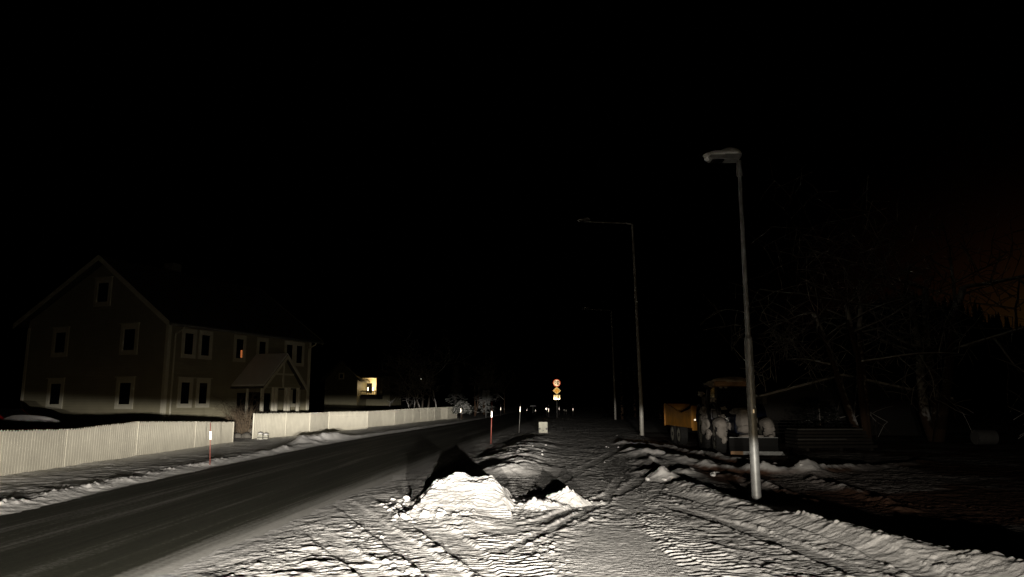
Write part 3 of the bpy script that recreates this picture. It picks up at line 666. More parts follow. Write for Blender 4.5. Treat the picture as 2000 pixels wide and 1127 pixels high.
gb = P(474, 862, F2[0][1]+1.6); twig_bush('shrub', (gb.x, gb.y, 0), 2.5, .4, 60, 'tall tangled brown shrub standing in the garden gateway', M['twig'], .016, 3)
for i, (px, yy_) in enumerate(((462, 1.0), (481, .9), (470, 2.4), (486, 2.2))):
    g2 = P(px, 860, F2[0][1]+yy_)
    tag(MB().blob((0, 0, 0), (.28, .25, .22), seed=40+i, amp=.12).build('garden_stone', M['stone'], None, True), 'dark rounded stone under the brown shrub in the gateway', 'stone', 'stones in the garden gateway').location = (g2.x, g2.y, .1+.22*(i > 1))
# low rockery wall behind gateway
rk = MB()
for i in range(26):
    rk.blob((-1.6+(i % 9)*.42+random.uniform(-.06, .06), random.uniform(-.1, .1), .14+(i//9)*.27), (.23, .2, .16), seed=i, sub=2, amp=.1)
o = tag(rk.build('stone_wall', M['stone'], None, True), 'low dry stone wall seen through the garden gateway behind the shrub', 'wall'); g2 = P(468, 850, F2[0][1]+3.6); o.location = (g2.x, g2.y, 0)

# red car under snow behind the left fence
cY = 25.5; cp = P(-10, 830, cY)
car = empty('parked_car', (cp.x-.1, cY, 0), 0, 'dark red car behind the left fence with snow on its bonnet', 'car')
body = [(-2.1, .35), (2.05, .35), (2.1, .75), (1.9, .98), (1.0, 1.10), (.45, 1.5), (-1.3, 1.52), (-1.9, 1.15), (-2.15, .9)]
bo = MB().prism([(x, z) for x, z in body], 1, -.85, .85).build('body', M['red'], car)
mod = bo.modifiers.new('bevel', 'BEVEL'); mod.width = .08; mod.segments = 3; mod.limit_method = 'ANGLE'
MB().prism([(.90, 1.14), (.43, 1.44), (-1.2, 1.46), (-1.7, 1.14)], 1, -.862, -.855).build('side_window', M['glass'], car)
m = MB(); m.prism([(1.02, 1.125), (.47, 1.50), (.43, 1.50), (.98, 1.125)], 1, -.7, .7); m.build('windscreen', M['glass'], car)
for x in (-1.35, 1.3):
    for y in (-.8, .8):
        w_ = MB().ring_tube([(x, y-.1, .33), (x, y+.1, .33)], .33, 20).build('wheel', M['black'], car, 40)
        MB().ring_tube([(x, y-.108, .33), (x, y+.108, .33)], .2, 16).build('rim', M['steel2'], w_, 40)
sn = MB().blob((1.15, 0, 1.06), (1.02, .86, .22), seed=9, sub=4, amp=.09, flat=-.06)
sn.build('bonnet_snow', M['snowcap'], car, True)
MB().box(2.06, -.75, .6, 2.13, -.4, .74, .02).build('headlight', M['glass'], car); MB().box(2.06, .4, .6, 2.13, .75, .74, .02).build('headlight', M['glass'], car)

# ---------------------------------------------------------------- distant houses on the left
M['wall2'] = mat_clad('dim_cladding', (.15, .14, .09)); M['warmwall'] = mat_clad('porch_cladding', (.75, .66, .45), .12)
Y2 = 86.0; c2 = P(665, 790, Y2); z2 = ground_z(c2.x, Y2)+1.05
h2 = empty('house', (c2.x, Y2, z2-.2), R(-8), 'far dark house behind the fence with a brightly lit veranda', 'house')
gy = 2.2
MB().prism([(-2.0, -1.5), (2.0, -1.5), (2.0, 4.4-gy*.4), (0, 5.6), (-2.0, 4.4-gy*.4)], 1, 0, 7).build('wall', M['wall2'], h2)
m = MB(); slabx(m, -.4, 7.3, -2.5, 3.2, 0, 5.62, .14); slabx(m, -.4, 7.3, 2.5, 3.2, 0, 5.62, .14); m.build('roof', M['tile'], h2)
# wing with veranda
MB().prism([(0.6, 0), (6.2, 0), (6.2, 4.1), (3.6, 5.7), (.6, 5.7)], 0, 2.02, 2.04)
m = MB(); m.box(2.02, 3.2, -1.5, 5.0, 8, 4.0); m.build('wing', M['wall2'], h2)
m = MB(); roof_slab(m, 1.9, 5.2, .9, 3.75, 4.6, 5.6, .14); roof_slab(m, 1.9, 5.2, 8.3, 3.75, 4.6, 5.6, .14); m.build('wing_roof', M['tile'], h2)
v_ = MB().box(2.02, 1.2, 1.2, 4.1, 3.195, 1.75).build('veranda', M['wood'], h2)
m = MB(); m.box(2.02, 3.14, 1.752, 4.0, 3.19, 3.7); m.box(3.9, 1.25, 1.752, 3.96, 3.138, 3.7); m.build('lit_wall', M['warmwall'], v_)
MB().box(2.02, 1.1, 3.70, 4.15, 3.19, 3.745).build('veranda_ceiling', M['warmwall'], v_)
m = MB(); m.box(2.1, 3.10, 2.0, 2.75, 3.135, 3.15); m.build('veranda_window', M['glass'], v_)
mm = mat_emit('lit_lamp', (1, .78, .45), 6)
for x in (2.25, 2.9): MB().ring_tube([(x, 3.05, 2.15), (x, 3.05, 2.65)], .05, 8).build('wall_lamp', mm, v_)
m = MB(); m.box(2.02, 1.2, 2.1, 4.05, 1.25, 2.2)
for k in range(10): m.box(2.05+k*.22, 1.21, 1.75, 2.10+k*.22, 1.24, 2.098)
m.build('railing', M['wood'], v_)
MB().box(4.35, 1.3, 1.9, 4.62, 1.45, 2.2, .02).build('meter_box', M['fence'], h2)
ld = bpy.data.lights.new('veranda_light', 'POINT'); lo = bpy.data.objects.new('veranda_light', ld); COL.objects.link(lo); lo.parent = h2
lo.location = (3.0, 2.4, 3.0); ld.energy = 62; ld.color = (1, .78, .45); ld.shadow_soft_size = .1
window(h2, 'y', 0, 3.6, .5, .6, .08, cap=False)

Yf = 260; pf = P(823, 740, Yf)
M['lamp_white'] = mat_emit('white_lamp', (1, .93, .85), 14)
fh = empty('street_lamp', (pf.x, Yf, 0), 0, 'tiny far lit lamp shining through the bare trees', 'street lamp')
MB().ring_tube([(0, 0, -1), (0, 0, pf.z)], [.12, .08], 8).build('pole', M['steel2'], fh); MB().blob((0, -.1, pf.z), (.16, .16, .16), sub=2, amp=0).build('lamp', M['lamp_white'], fh)

# ---------------------------------------------------------------- trees
def bare_tree(c, h, seed, label, matl, group=None, r0=None, forks=1, spread=.55, depth=5, lean=(0, 0), up=.12, droop=0.0, tw=.013):
    rr = random.Random(seed); root = empty('tree', c, 0, label, 'tree', group); tr = MB(); cr = MB(); r0 = r0 or h*.018
    def grow(p, d, L, r, lev):
        n = 5 if lev < 3 else 3; pts = [p.copy()]; rad = [r]
        for k in range(n):
            d = (d+Vector((rr.gauss(0, .13), rr.gauss(0, .13), (up if lev else .25)-droop*lev*.1+rr.gauss(0, .06)))).normalized()
            p = p+d*L/n; pts.append(p.copy()); rad.append(r*(1-.45*(k+1)/n))
            if lev < depth and k >= (1 if lev else 2):
                for _ in range(1 if lev < 2 else rr.choice((1, 1, 2))):
                    ax = d.orthogonal().normalized(); ax.rotate(Matrix.Rotation(rr.uniform(0, 6.28), 3, d)); nd = (d*(1-spread)+ax*spread*1.3).normalized()
                    grow(p, nd, L*rr.uniform(.5, .75), r*(1-.45*(k+1)/n)*.62, lev+1)
        (tr if lev == 0 else cr).ring_tube(pts, [max(q, tw) for q in rad], 7 if lev < 2 else (4 if lev < 4 else 3), lev < 2)
    for f in range(forks):
        a = rr.uniform(0, 6.28) if forks > 1 else 0
        grow(Vector((math.cos(a)*.15*(forks > 1), math.sin(a)*.15*(forks > 1), -.2)), Vector((lean[0]+math.cos(a)*.18*(forks > 1), lean[1]+math.sin(a)*.18*(forks > 1), 1)).normalized(), h*.5, r0, 0)
    tr.build('trunk', matl, root, True); cr.build('crown', M['frost'] if matl is M['barkdark'] else matl, root, True)
    return root
def TB(px, Y): q = P(px, 800, Y); return (q.x, Y, ground_z(q.x, Y)-.05)
bare_tree(TB(832, 68), 8.2, 11, 'bare many-stemmed tree behind the far picket fence, left of the others', M['bark'], forks=3, r0=.10, depth=4)
bare_tree(TB(856, 74), 6.5, 12, 'slender bare tree right behind the far end of the picket fence', M['bark'], forks=1, r0=.08, depth=4)
bare_tree(TB(800, 66), 5.5, 13, 'small bare tree between the lit veranda and the many-stemmed tree', M['bark'], forks=2, r0=.06, depth=4)
bare_tree(TB(925, 92), 8.0, 14, 'bare tree behind the back of the road sign', M['barkdark'], forks=2, r0=.10, depth=4)
bare_tree(TB(985, 120), 8.0, 15, 'bare roadside tree right of the back of the road sign', M['barkdark'], forks=1, r0=.12, depth=4)
# leafy snow-laden shrub at fence end
def leaf_tree(name, c, h, w_, seed, label, cat, matl, nl=900, size=.12, conif=False):
    rr = random.Random(seed); root = empty(name, c, 0, label, cat); m = MB(); tm = MB()
    tm.ring_tube([(0, 0, -.1), (0, 0, h*.5), (0, 0, h*.95)], [h*.02+.02, h*.014+.01, .01], 7); tm.build('trunk', M['barkdark'], root, True)
    for i in range(nl):
        if conif:
            t = rr.random()**.8; zz = h*(.08+.92*t); rad = w_*(1-t)*(.35+.65*rr.random())*(.8+.35*math.sin(zz*9/h*3+seed)); a = rr.uniform(0, 6.28)
            p = Vector((math.cos(a)*rad, math.sin(a)*rad, zz-rad*.25)); d = Vector((math.cos(a), math.sin(a), -.35))
        else:
            a = rr.uniform(0, 6.28); e = rr.uniform(-.4, 1.5); q = rr.uniform(.55, 1)**.6
            k = 1+.25*math.sin(3*a+seed)*math.cos(2*e); p = Vector((math.cos(a)*math.cos(e)*w_*q*k, math.sin(a)*math.cos(e)*w_*q*k, h*.5+math.sin(e)*h*.5*q)); d = Vector((rr.uniform(-1, 1), rr.uniform(-1, 1), rr.uniform(-.6, .3)))
        d.normalize(); s = d.cross(Vector((0, 0, 1))).normalized()*size*rr.uniform(.3, .7); L = size*rr.uniform(1, 2.2); u_ = Vector((0, 0, rr.uniform(-.04, .04)))
        m.add([p, p+d*L*.5+s+u_, p+d*L, p+d*L*.5-s-u_], [(0, 1, 2, 3)])
    m.build('crown', matl, root)
    return root
leaf_tree('shrub', TB(902, 76), 2.0, 1.0, 2, 'snow-laden shrub at the far end of the long picket fence', 'shrub', M['needles'], 1400, .12)
leaf_tree('pine_tree', TB(945, 105), 7, 1.9, 3, 'dark snow-dusted conifer left of the sign back', 'tree', M['needles'], 1800, .3, True)
leaf_tree('pine_tree', TB(890, 112), 7.5, 2.1, 4, 'dark snow-dusted conifer beyond the end of the picket fence', 'tree', M['needles'], 1800, .3, True)
for i, (px, Y, h) in enumerate(((1215, 80, 8), (1240, 92, 9), (1290, 75, 7))):
    leaf_tree('pine_tree', TB(px, Y), h, 2.0, 30+i, ('conifer just right of the farthest lamp pole', 'taller conifer behind the second lamp pole', 'conifer behind the orange trailer')[i], 'tree', M['forest'], 1500, .35, True)

# big old tree on the right with snow along its limbs
bare_tree((19.8, 34, -.1), 15, 21, 'big spreading bare tree on the right with snow along its limbs', M['barkdark'], forks=3, r0=.26, spread=.66, depth=4, up=.05, droop=.2, tw=.018)
bare_tree((16.0, 33, -.1), 13, 24, 'low spreading bare tree left of the big one with snow along its limbs', M['barkdark'], forks=3, r0=.18, spread=.72, depth=4, up=.0, droop=.3, lean=(-.2, 0), tw=.018)
bare_tree((30.3, 40, -.1), 8.0, 26, 'bare tree cut by the right edge of the view', M['barkdark'], forks=2, r0=.14, depth=4)

# hill with far forest
hx = np.linspace(-100, 900, 90); hy = np.linspace(240, 700, 40); HX, HY = np.meshgrid(hx, hy)
ridge_h = np.interp(HX/HY, [-.3, .15, .45, .58, .72, .9, 1.6], [.0, .03, .15, .172, .118, .09, .05])
def hillz(HX, HY):
    rh = np.interp(HX/HY, [-.3, .15, .45, .56, .62, .67, .73, .9, 1.6], [.0, .03, .12, .148, .138, .118, .099, .08, .04])
    return rh*520*ss(HY, 240, 520)*(HY/520)*(1-.3*ss(HY, 540, 700)) + 3*fbm(HX*.02, HY*.02, 401, 3)-3
tag(grid_mesh('hill', HX, HY, hillz(HX, HY), M['hill']), kind='structure')
fm = MB(); rf_ = random.Random(8)
for i in range(420):
    Y = rf_.uniform(500, 560); rt = rf_.uniform(.25, 1.05); X = rt*Y; zb = float(hillz(np.array([[X]]), np.array([[Y]]))[0, 0]); h = rf_.uniform(5, 13)*(1.15 if rf_.random() < .12 else .8); n = 6
    lv = 4
    for k in range(lv):
        z0 = zb+h*(.05+.22*k); r_ = h*.2*(1-k/lv*.75); ph = rf_.uniform(0, 6)
        vs = [(X+r_*math.cos(ph+6.283*j/n)*rf_.uniform(.7, 1.2), Y+r_*math.sin(ph+6.283*j/n), z0) for j in range(n)]+[(X, Y, z0+h*.36)]
        fm.add(vs, [(j, (j+1) % n, n) for j in range(n)])
tag(fm.build('forest', M['forest']), 'dark conifer wood on the hill against the orange night glow', 'forest', kind='stuff')

# ---------------------------------------------------------------- snow sticks
def snow_stick(px, top, base, rt, rb, Y, label, lean=0, r=.018, col='redstick'):
    b = P(px, base, Y); t_ = P(px+lean, top, Y); H = t_.z-b.z; dx = t_.x-b.x
    o = empty('snow_stick', b, 0, label, 'snow stick', 'reflector sticks marking the road edge')
    MB().ring_tube([(0, 0, -.25), (dx, 0, H)], [r, r*.8], 8).build('stick', M[col], o, True)
    z0 = P(px, rb, Y).z-b.z; z1 = P(px, rt, Y).z-b.z
    MB().ring_tube([(dx*z0/H, 0, z0), (dx*z1/H, 0, z1)], r*1.15, 8).build('reflector', M['r_stick'], o, True)
    return o
M['stickdark'] = mat('dark_stick', (.06, .05, .05), .7)
snow_stick(411, 825, 909, 843, 858, 20.3, 'red reflector stick in front of the left fence', r=.012)
snow_stick(958.5, 785, 868, 803, 815, 30.0, 'red reflector stick left of the ridge, nearer of the middle two', lean=2.5, r=.017)
snow_stick(1013, 783, 846, 794, 804, 41.0, 'thin reflector stick beyond the nearer red one, left of the concrete block', lean=4, r=.015, col='steel2')
far_st = [(900, 798, 806, 76, 'reflector stick in the snowy shrub at the fence end'), (978, 796, 801, 95, 'far reflector stick across the road, right of the sign back'),
          (1029, 799.5, 802.5, 120, 'tiny far reflector stick, fourth from the sign back'), (1046, 800, 804, 118, 'tiny far reflector stick left of the round reflector'),
          (1071.5, 798, 804, 88, 'reflector stick just left of the speed sign pole beside the round reflector'), (1092, 796, 801, 98, 'reflector stick just right of the speed sign pole'),
          (1119, 797, 802.5, 92, 'reflector stick right of the sign, farthest along the path')]
for px, a, b, Y, lab in far_st: snow_stick(px, a-8, 815 if Y < 100 else 810, a, b, Y, lab, r=.032, col='stickdark')
p = P(1067, 798.5, 95); ro = empty('round_reflector', (p.x, p.y, 0), 0, 'small round white reflector beside the far reflector stick', 'reflector')
MB().ring_tube([(0, -.02, p.z), (0, .02, p.z)], .14, 20).build('disc', M['r_stick'], ro); MB().ring_tube([(0, .05, -.2), (0, .05, p.z)], .03, 8).build('pole', M['stickdark'], ro)
for i, (px, py) in enumerate(((1102, 801), (1106, 802))):
    p = P(px, py, 105+i); ro = empty('small_marker', (p.x, p.y, 0), 0, ('dim marker right of the speed sign, higher of two', 'dim marker right of the speed sign, lower of two')[i], 'marker')
    MB().box(-.09, -.02, p.z-.1, .09, .02, p.z+.12).build('plate', M['concrete'], ro); MB().ring_tube([(0, .04, -.2), (0, .04, p.z)], .03, 6).build('pole', M['stickdark'], ro)

# ---------------------------------------------------------------- signs
def text_mesh(s, size, m, name, parent, loc):
    cu = bpy.data.curves.new(name, 'FONT'); cu.body = s; cu.size = size; cu.align_x = 'CENTER'; cu.align_y = 'CENTER'; cu.extrude = .004; cu.offset = size*.035
    tmp = bpy.data.objects.new('tmp', cu); COL.objects.link(tmp); dg = bpy.context.evaluated_depsgraph_get()
    me = bpy.data.meshes.new_from_object(tmp.evaluated_get(dg)); bpy.data.objects.remove(tmp); me.name = name
    me.materials.clear(); me.materials.append(m); o = bpy.data.objects.new(name, me); COL.objects.link(o); o.parent = parent; o.location = loc; o.rotation_euler = (math.pi/2, 0, 0); return o
YS = 84.0; sb = P(1088, 815, YS); sg = empty('road_sign', (sb.x, sb.y, sb.z), R(-3), 'sign pole with round speed sign, yellow diamond and number plate', 'road sign')
def zz(py): return P(1088, py, YS).z-sb.z
MB().ring_tube([(0, .06, -.3), (0, .06, zz(742))], .04, 10).build('pole', M['steel2'], sg, True)
s_ = MB().ring_tube([(0, .0, zz(748)), (0, .02, zz(748))], .43, 40).build('speed_plate', M['r_red'], sg)
MB().ring_tube([(0, -.006, zz(748)), (0, -.002, zz(748))], .36, 40).build('speed_face', M['r_white'], s_)
text_mesh('60', .62, M['ink'], 'speed_digits', s_, (0, -.012, zz(748)))
z_ = zz(763); a = .46
s_ = MB().prism([(0, z_-a), (a, z_), (0, z_+a), (-a, z_)], 1, 0, .02).build('diamond_plate', M['r_cream'], sg)
a = .31; MB().prism([(0, z_-a), (a, z_), (0, z_+a), (-a, z_)], 1, -.006, -.002).build('diamond_centre', M['r_yellow'], s_)
z_ = zz(776); s_ = MB().box(-.36, 0, z_-.26, .36, .02, z_+.26).build('number_plate', M['r_cream'], sg)
text_mesh('64', .52, M['ink'], 'number_digits', s_, (0, -.008, z_))
YB = 78.0; b_ = P(949, 811, YB); sg = empty('road_sign', b_, 0, 'back of a grey rectangular road sign left of the road', 'road sign')
zt = P(949, 762, YB).z-b_.z; zb_ = P(949, 781, YB).z-b_.z
MB().ring_tube([(0, 0, -.3), (0, 0, zt)], .045, 10).build('pole', M['steel'], sg, True); MB().box(-.4, .06, zb_, .4, .08, zt).build('plate', M['signback'], sg)
p = P(1041, 793, 125); sg = empty('road_sign', (p.x, p.y, 0), 0, 'tiny dim far sign above the reflectors left of the speed sign', 'road sign')
MB().box(-.5, 0, p.z-.12, .5, .02, p.z+.12).build('plate', M['signback'], sg); MB().ring_tube([(0, .04, -.2), (0, .04, p.z)], .04, 6).build('pole', M['signback'], sg)

# concrete block with holes
Yb = 40.0; b_ = P(1061, 845, Yb); bl = empty('concrete_block', b_, R(-3), 'pale concrete block with two dark lifting holes at the path edge', 'block')
H_ = P(1061, 824, Yb).z-b_.z; bo = MB(); bo.box(-.24, -.14, -.2, .24, .14, H_, .02); bo.build('block_body', M['concrete'], bl)
for x in (-.19, .19): MB().ring_tube([(x, -.146, .21), (x, -.141, .21)], .055, 12).build('hole', M['dark'], bl)
MB().ring_tube([(0, -.146, .13), (0, -.141, .13)], .03, 12).build('hole', M['dark'], bl)

# ---------------------------------------------------------------- street lamps (unlit)
def lamp_head(root, x, z, s=1.0, d=-1):
    # head points to d (x) ; ends at x
    prof = [(0, .05), (.10, .075), (.30, .08), (.62, .055), (.70, .0), (.62, -.05), (.42, -.035), (.30, -.055), (.06, -.05)]
    hd = MB().prism([(x+d*a*s, z+b*s) for a, b in prof], 1, -.13*s, .13*s).build('lamp_head', M['steel2'], root)
    md = hd.modifiers.new('bevel', 'BEVEL'); md.width = .02*s; md.segments = 2
    MB().box(min(x+d*.36*s, x+d*.60*s), -.10*s, z-.062*s, max(x+d*.36*s, x+d*.60*s), .10*s, z-.04*s).build('lens', M['glass'], hd)
    sc = MB().blob((x+d*.48*s, 0, z+.06*s), (.27*s, .15*s, .10*s), seed=3, sub=3, amp=.05, flat=-.01); sc.blob((x+d*.22*s, 0, z+.075*s), (.25*s, .15*s, .15*s), seed=4, sub=3, amp=.05, flat=-.01)
    sc.blob((x+d*.66*s, 0, z+.03*s), (.07*s, .14*s, .07*s), seed=5, sub=2, amp=.05)
    sc.build('snow_cap', M['snowcap'], hd, True)
Yl = G(1478, 978).y; b_ = G(1478, 978); tp = P(1443, 312, Yl); H = tp.z
M['steel3'] = mat('lamp_steel', (.55, .54, .50), .5, .1, var=.2)
la = empty('street_lamp', (b_.x, b_.y, 0), 0, 'nearest unlit street lamp with a snow-capped head straight on its pole', 'street lamp')
zc = P(1460, 662, Yl).z; lean = tp.x-b_.x
print('LAMP1', b_, H, zc, lean)
MB().ring_tube([(0, 0, -.4), (lean*zc/H*.9, 0, zc)], [.085, .072], 24).build('lower_pole', M['steel'], la, 40)
MB().ring_tube([(lean*zc/H*.9, 0, zc-.0), (lean*zc/H*.9, 0, zc+.06)], [.078, .05], 24).build('collar', M['steel'], la, 40)
MB().ring_tube([(lean*zc/H*.9, 0, zc+.0), (lean*.98, 0, H-.3)], [.050, .034], 20).build('upper_pole', M['steel'], la, 40)
MB().ring_tube([(lean*.98, 0, H-.32), (lean, 0, H-.02)], [.055, .045], 16).build('spigot', M['steel2'], la, 40)
lamp_head(la, lean+.04, H+.02, .95)
p = P(1469, 803, Yl); MB().box(p.x-b_.x-.012, -.085, p.z-.03, p.x-b_.x+.012, -.078, p.z+.03).build('reflective_tag', M['r_stick'], la)
def arm_lamp(pb, pt, ax, label):
    b_ = G(*pb); Y = b_.y; tp = P(pt[0], pt[1], Y); H = tp.z; L = tp.x-P(ax, pt[1], Y).x
    o = empty('street_lamp', (b_.x, b_.y, ground_z(b_.x, b_.y)*0), 0, label, 'street lamp')
    dx = tp.x-b_.x
    MB().ring_tube([(0, 0, -.4), (0, 0, 1.6)], [.115, .105], 16).build('lower_pole', M['steel3'], o, 40)
    MB().ring_tube([(0, 0, 1.6), (dx, 0, H)], [.098, .06], 16).build('upper_pole', M['steel3'], o, 40)
    MB().ring_tube([(dx, 0, H), (dx-.3, 0, H+.06), (dx-L+.6, 0, H+.14)], [.05, .045, .04], 10).build('arm', M['steel3'], o, 40)
    lamp_head(o, dx-L+.65, H+.18, .95)
    print('ARM', b_, H, L)
arm_lamp((1254, 850), (1235, 438), 1130, 'tall unlit lamp with a long side arm between the path and the yard')
arm_lamp((1202, 820), (1194, 607), 1139, 'farthest unlit lamp with a side arm, seen thin against the dark')

# ---------------------------------------------------------------- wheels
def wheel(parent, x, y, r, w_, rimm='steel2', rr=.5):
    m = MB(); n = 32; prof = [(-.5, .72), (-.5, .93), (-.40, 1.0), (.40, 1.0), (.5, .93), (.5, .72)]
    b = len(m.v)
    for k in range(n):
        a = 2*math.pi*k/n
        for (t, q) in prof: m.v.append((x+t*w_, y+math.cos(a)*q*r, r+math.sin(a)*q*r))
    for k in range(n):
        for j in range(len(prof)-1):
            p0 = k*6+j; p1 = ((k+1) % n)*6+j; m.f.append((p0, p1, p1+1, p0+1))
    for k in range(20):   # lugs
        a = 2*math.pi*k/20; da = .10
        for sgn in (-1, 1):
            a2 = a+(.08 if sgn > 0 else 0)
            vs = []
            for (t, ao) in ((.02*sgn, .0), (.46*sgn, .14)):
                for q in (.99, 1.05):
                    for d_ in (-.035, .035): vs.append((x+t*w_, y+math.cos(a2+ao+d_)*q*r, r+math.sin(a2+ao+d_)*q*r))
            m.add(vs, [(0, 1, 3, 2), (4, 6, 7, 5), (0, 4, 5, 1), (2, 3, 7, 6), (0, 2, 6, 4), (1, 5, 7, 3)])
    t = m.build('wheel', M['black'], parent)
    MB().ring_tube([(x-w_*.42, y, r), (x+w_*.42, y, r)], r*.72, 28).build('rim', M[rimm], t, 40)
    MB().ring_tube([(x-w_*.5, y, r), (x+w_*.5, y, r)], r*.2, 14).build('hub', M['dark'], t, 40)
    return t
# ---------------------------------------------------------------- tractor (front towards the camera: local -y)
TY = 25.4; tp = P(1457, 885, TY)
tr = empty('tractor', (tp.x, TY, ground_z(tp.x, TY)-.02), R(-7), 'snow-covered tractor with front blade and tan cab roof parked in the yard', 'tractor')
M['rim'] = mat('pale_rim', (.42, .42, .36), .6, var=.3)
for sx in (-1, 1):
    wheel(tr, sx*.80, .55, .55, .36, 'rim'); wheel(tr, sx*.92, 2.75, .82, .48, 'rim')
    m = MB(); n = 9; pts = [(.55+.66*math.cos(a), .55+.64*math.sin(a)) for a in [R(20+k*17) for k in range(n)]]
    pts2 = [(.55+.70*math.cos(a), .55+.68*math.sin(a)) for a in [R(20+k*17) for k in range(n)]]
    m.prism(pts+pts2[::-1], 0, sx*.80-.20, sx*.80+.20); m.build('front_fender', M['dark'], tr)
    m = MB(); m.blob((sx*.80, .22, 1.05), (.25, .40, .26), seed=50+sx, sub=3, amp=.09); m.blob((sx*.80+.02, .0, .82), (.19, .16, .26), seed=53+sx, sub=3, amp=.14)
    if sx < 0: m.blob((-.72, -.10, .56), (.09, .09, .14), seed=57, sub=2, amp=.2)
    m.build('fender_snow', M['oldsnow'], tr, True)
    pts = [(2.75+.95*math.cos(a), .82+.92*math.sin(a)) for a in [R(15+k*17) for k in range(9)]]; pts2 = [(2.75+1.0*math.cos(a), .82+.97*math.sin(a)) for a in [R(15+k*17) for k in range(9)]]
    MB().prism(pts+pts2[::-1], 0, sx*.92-.26, sx*.92+.26).build('rear_fender', M['bluepaint'], tr)
m = MB(); m.box(-.36, -.15, .75, .36, 1.75, 1.42, .10); m.build('bonnet', M['bluepaint'], tr)
m = MB(); m.box(-.30, -.19, .80, .30, -.152, 1.30); m.build('grille', M['dark'], tr)
for x in (-.2, .2): MB().box(x-.09, -.215, 1.12, x+.09, -.192, 1.22).build('headlight', M['steel2'], tr)
m = MB(); m.blob((0.02, .55, 1.50), (.40, .85, .17), seed=61, sub=4, amp=.06, flat=-.12); m.blob((.03, -.20, 1.22), (.36, .16, .36), seed=62, sub=4, amp=.06); m.blob((.05, -.30, .93), (.36, .14, .15), seed=63, sub=3, amp=.05)
m.build('bonnet_snow', M['oldsnow'], tr, True)
m = MB(); m.box(-.22, -.1, .45, .22, 3.2, .80, .04); m.box(-.7, .45, .48, .7, .65, .62); m.build('chassis', M['dark'], tr)
# cab
cb = MB(); cx, cy0, cy1, cz0, cz1 = .72, 1.8, 3.15, 1.1, 2.42
cb.box(-cx, cy0, cz0-.15, cx, cy1, cz0, .02); cab = cb.build('cab', M['bluepaint'], tr)
for (x, y) in ((-cx+.05, cy0+.05), (cx-.05, cy0+.05), (-cx+.05, cy1-.05), (cx-.05, cy1-.05)):
    MB().ring_tube([(x*1.0, y, cz0), (x*.92, y, cz1)], .035, 8).build('cab_post', M['dark'], cab)
MB().box(-cx+.1, cy0+.04, cz0+.02, cx-.1, cy0+.06, cz1-.02).build('windscreen', M['glass'], cab)
for x in (-cx+.03, cx-.05): MB().box(x, cy0+.1, cz0+.02, x+.02, cy1-.1, cz1-.02).build('side_window', M['glass'], cab)
rf2 = MB().box(-.70, cy0-.14, cz1+.0, .70, cy1+.05, cz1+.20, .05).build('cab_roof', M['tan'], cab)
sn = MB().blob((0, (cy0+cy1)/2-.05, cz1+.20), (.72, .78, .20), seed=66, sub=4, amp=.04, flat=-.04); sn.build('roof_snow', mat('tan_snow', (.62, .50, .38), .9, var=.15), cab, True)  # roof snow in a light tan tone
for x in (-.48, -.3, .5): MB().box(x-.06, cy0-.16, cz1-.07, x+.06, cy0-.06, cz1-.005, .01).build('work_light', M['steel2'], cab)
MB().ring_tube([(.52, 1.62, 1.1), (.52, 1.62, 2.4), (.50, 1.60, 2.5)], .045, 10).build('exhaust', M['dark'], tr, True)
for sx in (-1, 1):
    o_ = MB().ring_tube([(sx*.7, 1.85, 2.0), (sx*1.1, 1.75, 2.05), (sx*1.1, 1.75, 1.9)], .015, 6).build('mirror_arm', M['dark'], tr); MB().box(sx*1.1-.09, 1.73, 1.75, sx*1.1+.09, 1.77, 2.05, .01).build('mirror', M['dark'], o_)
# crane and hoses, snow covered, on the left side
m = MB(); m.ring_tube([(-1.05, 2.0, .7), (-1.0, 1.8, 1.7), (-.95, 1.5, 2.35), (-1.15, 1.2, 2.45)], [.10, .09, .08, .07], 8); m.ring_tube([(-.62, .9, .8), (-.75, .9, 1.55), (-.9, 1.3, 2.0)], .06, 8)
m.box(-.95, .9, 1.25, -.62, 1.7, 1.55, .03); cr_ = m.build('loader_arm', M['dark'], tr)
m = MB()
for i, (x, y, z, a, b, c) in enumerate(((-1.0, 1.2, 2.5, .15, .2, .09), (-1.25, 1.4, 2.15, .10, .1, .09), (-.85, 1.2, 1.95, .10, .12, .09), (-1.22, 1.2, 1.5, .13, .18, .14), (-1.22, 1.0, 1.12, .15, .18, .30), (-1.1, .9, .72, .13, .15, .15), (-.62, .9, 1.32, .12, .12, .08), (-.48, 1.3, 1.62, .10, .1, .06), (-.42, .6, 1.0, .07, .1, .12))):
    m.blob((x, y, z), (a*.85, b, c), seed=70+i, sub=4, amp=.38)
m.build('arm_snow', M['oldsnow'], cr_, True)
MB().box(-.98, .98, 1.22, -.80, 1.02, 1.60).build('blue_panel', M['bluepaint'], cr_)
# front blade
m = MB(); poly = [(-.95, .12), (-.80, .10), (-.70, .35), (-.72, .62), (-.78, .66), (-.84, .64), (-.80, .38)]
m.prism(poly, 0, -.68, .90); bl_ = m.build('plough_blade', mat('blade_black', (.007, .007, .007), .9), tr)
MB().box(-.68, -1.02, .10, -.28, -.955, .22).build('cutting_edge', M['tan'], bl_); MB().prism([(-.28, .10), (1.06, .10), (.98, .22), (-.28, .22)], 1, -1.02, -.955).build('cutting_edge', M['steel'], bl_)
MB().box(-.68, -.87, .655, .90, -.76, .675).build('blade_rim', M['steel'], bl_)
m = MB(); m.blob((.08, -.72, .70), (.42, .12, .06), seed=81, sub=3, amp=.06); m.blob((.72, -.72, .70), (.10, .1, .05), seed=82, sub=2, amp=.1); m.build('blade_snow', M['oldsnow'], bl_, True)
for x in (-.35, .35): MB().ring_tube([(x, .0, .6), (x, -.7, .4)], .05, 8).build('lift_arm', M['dark'], bl_)

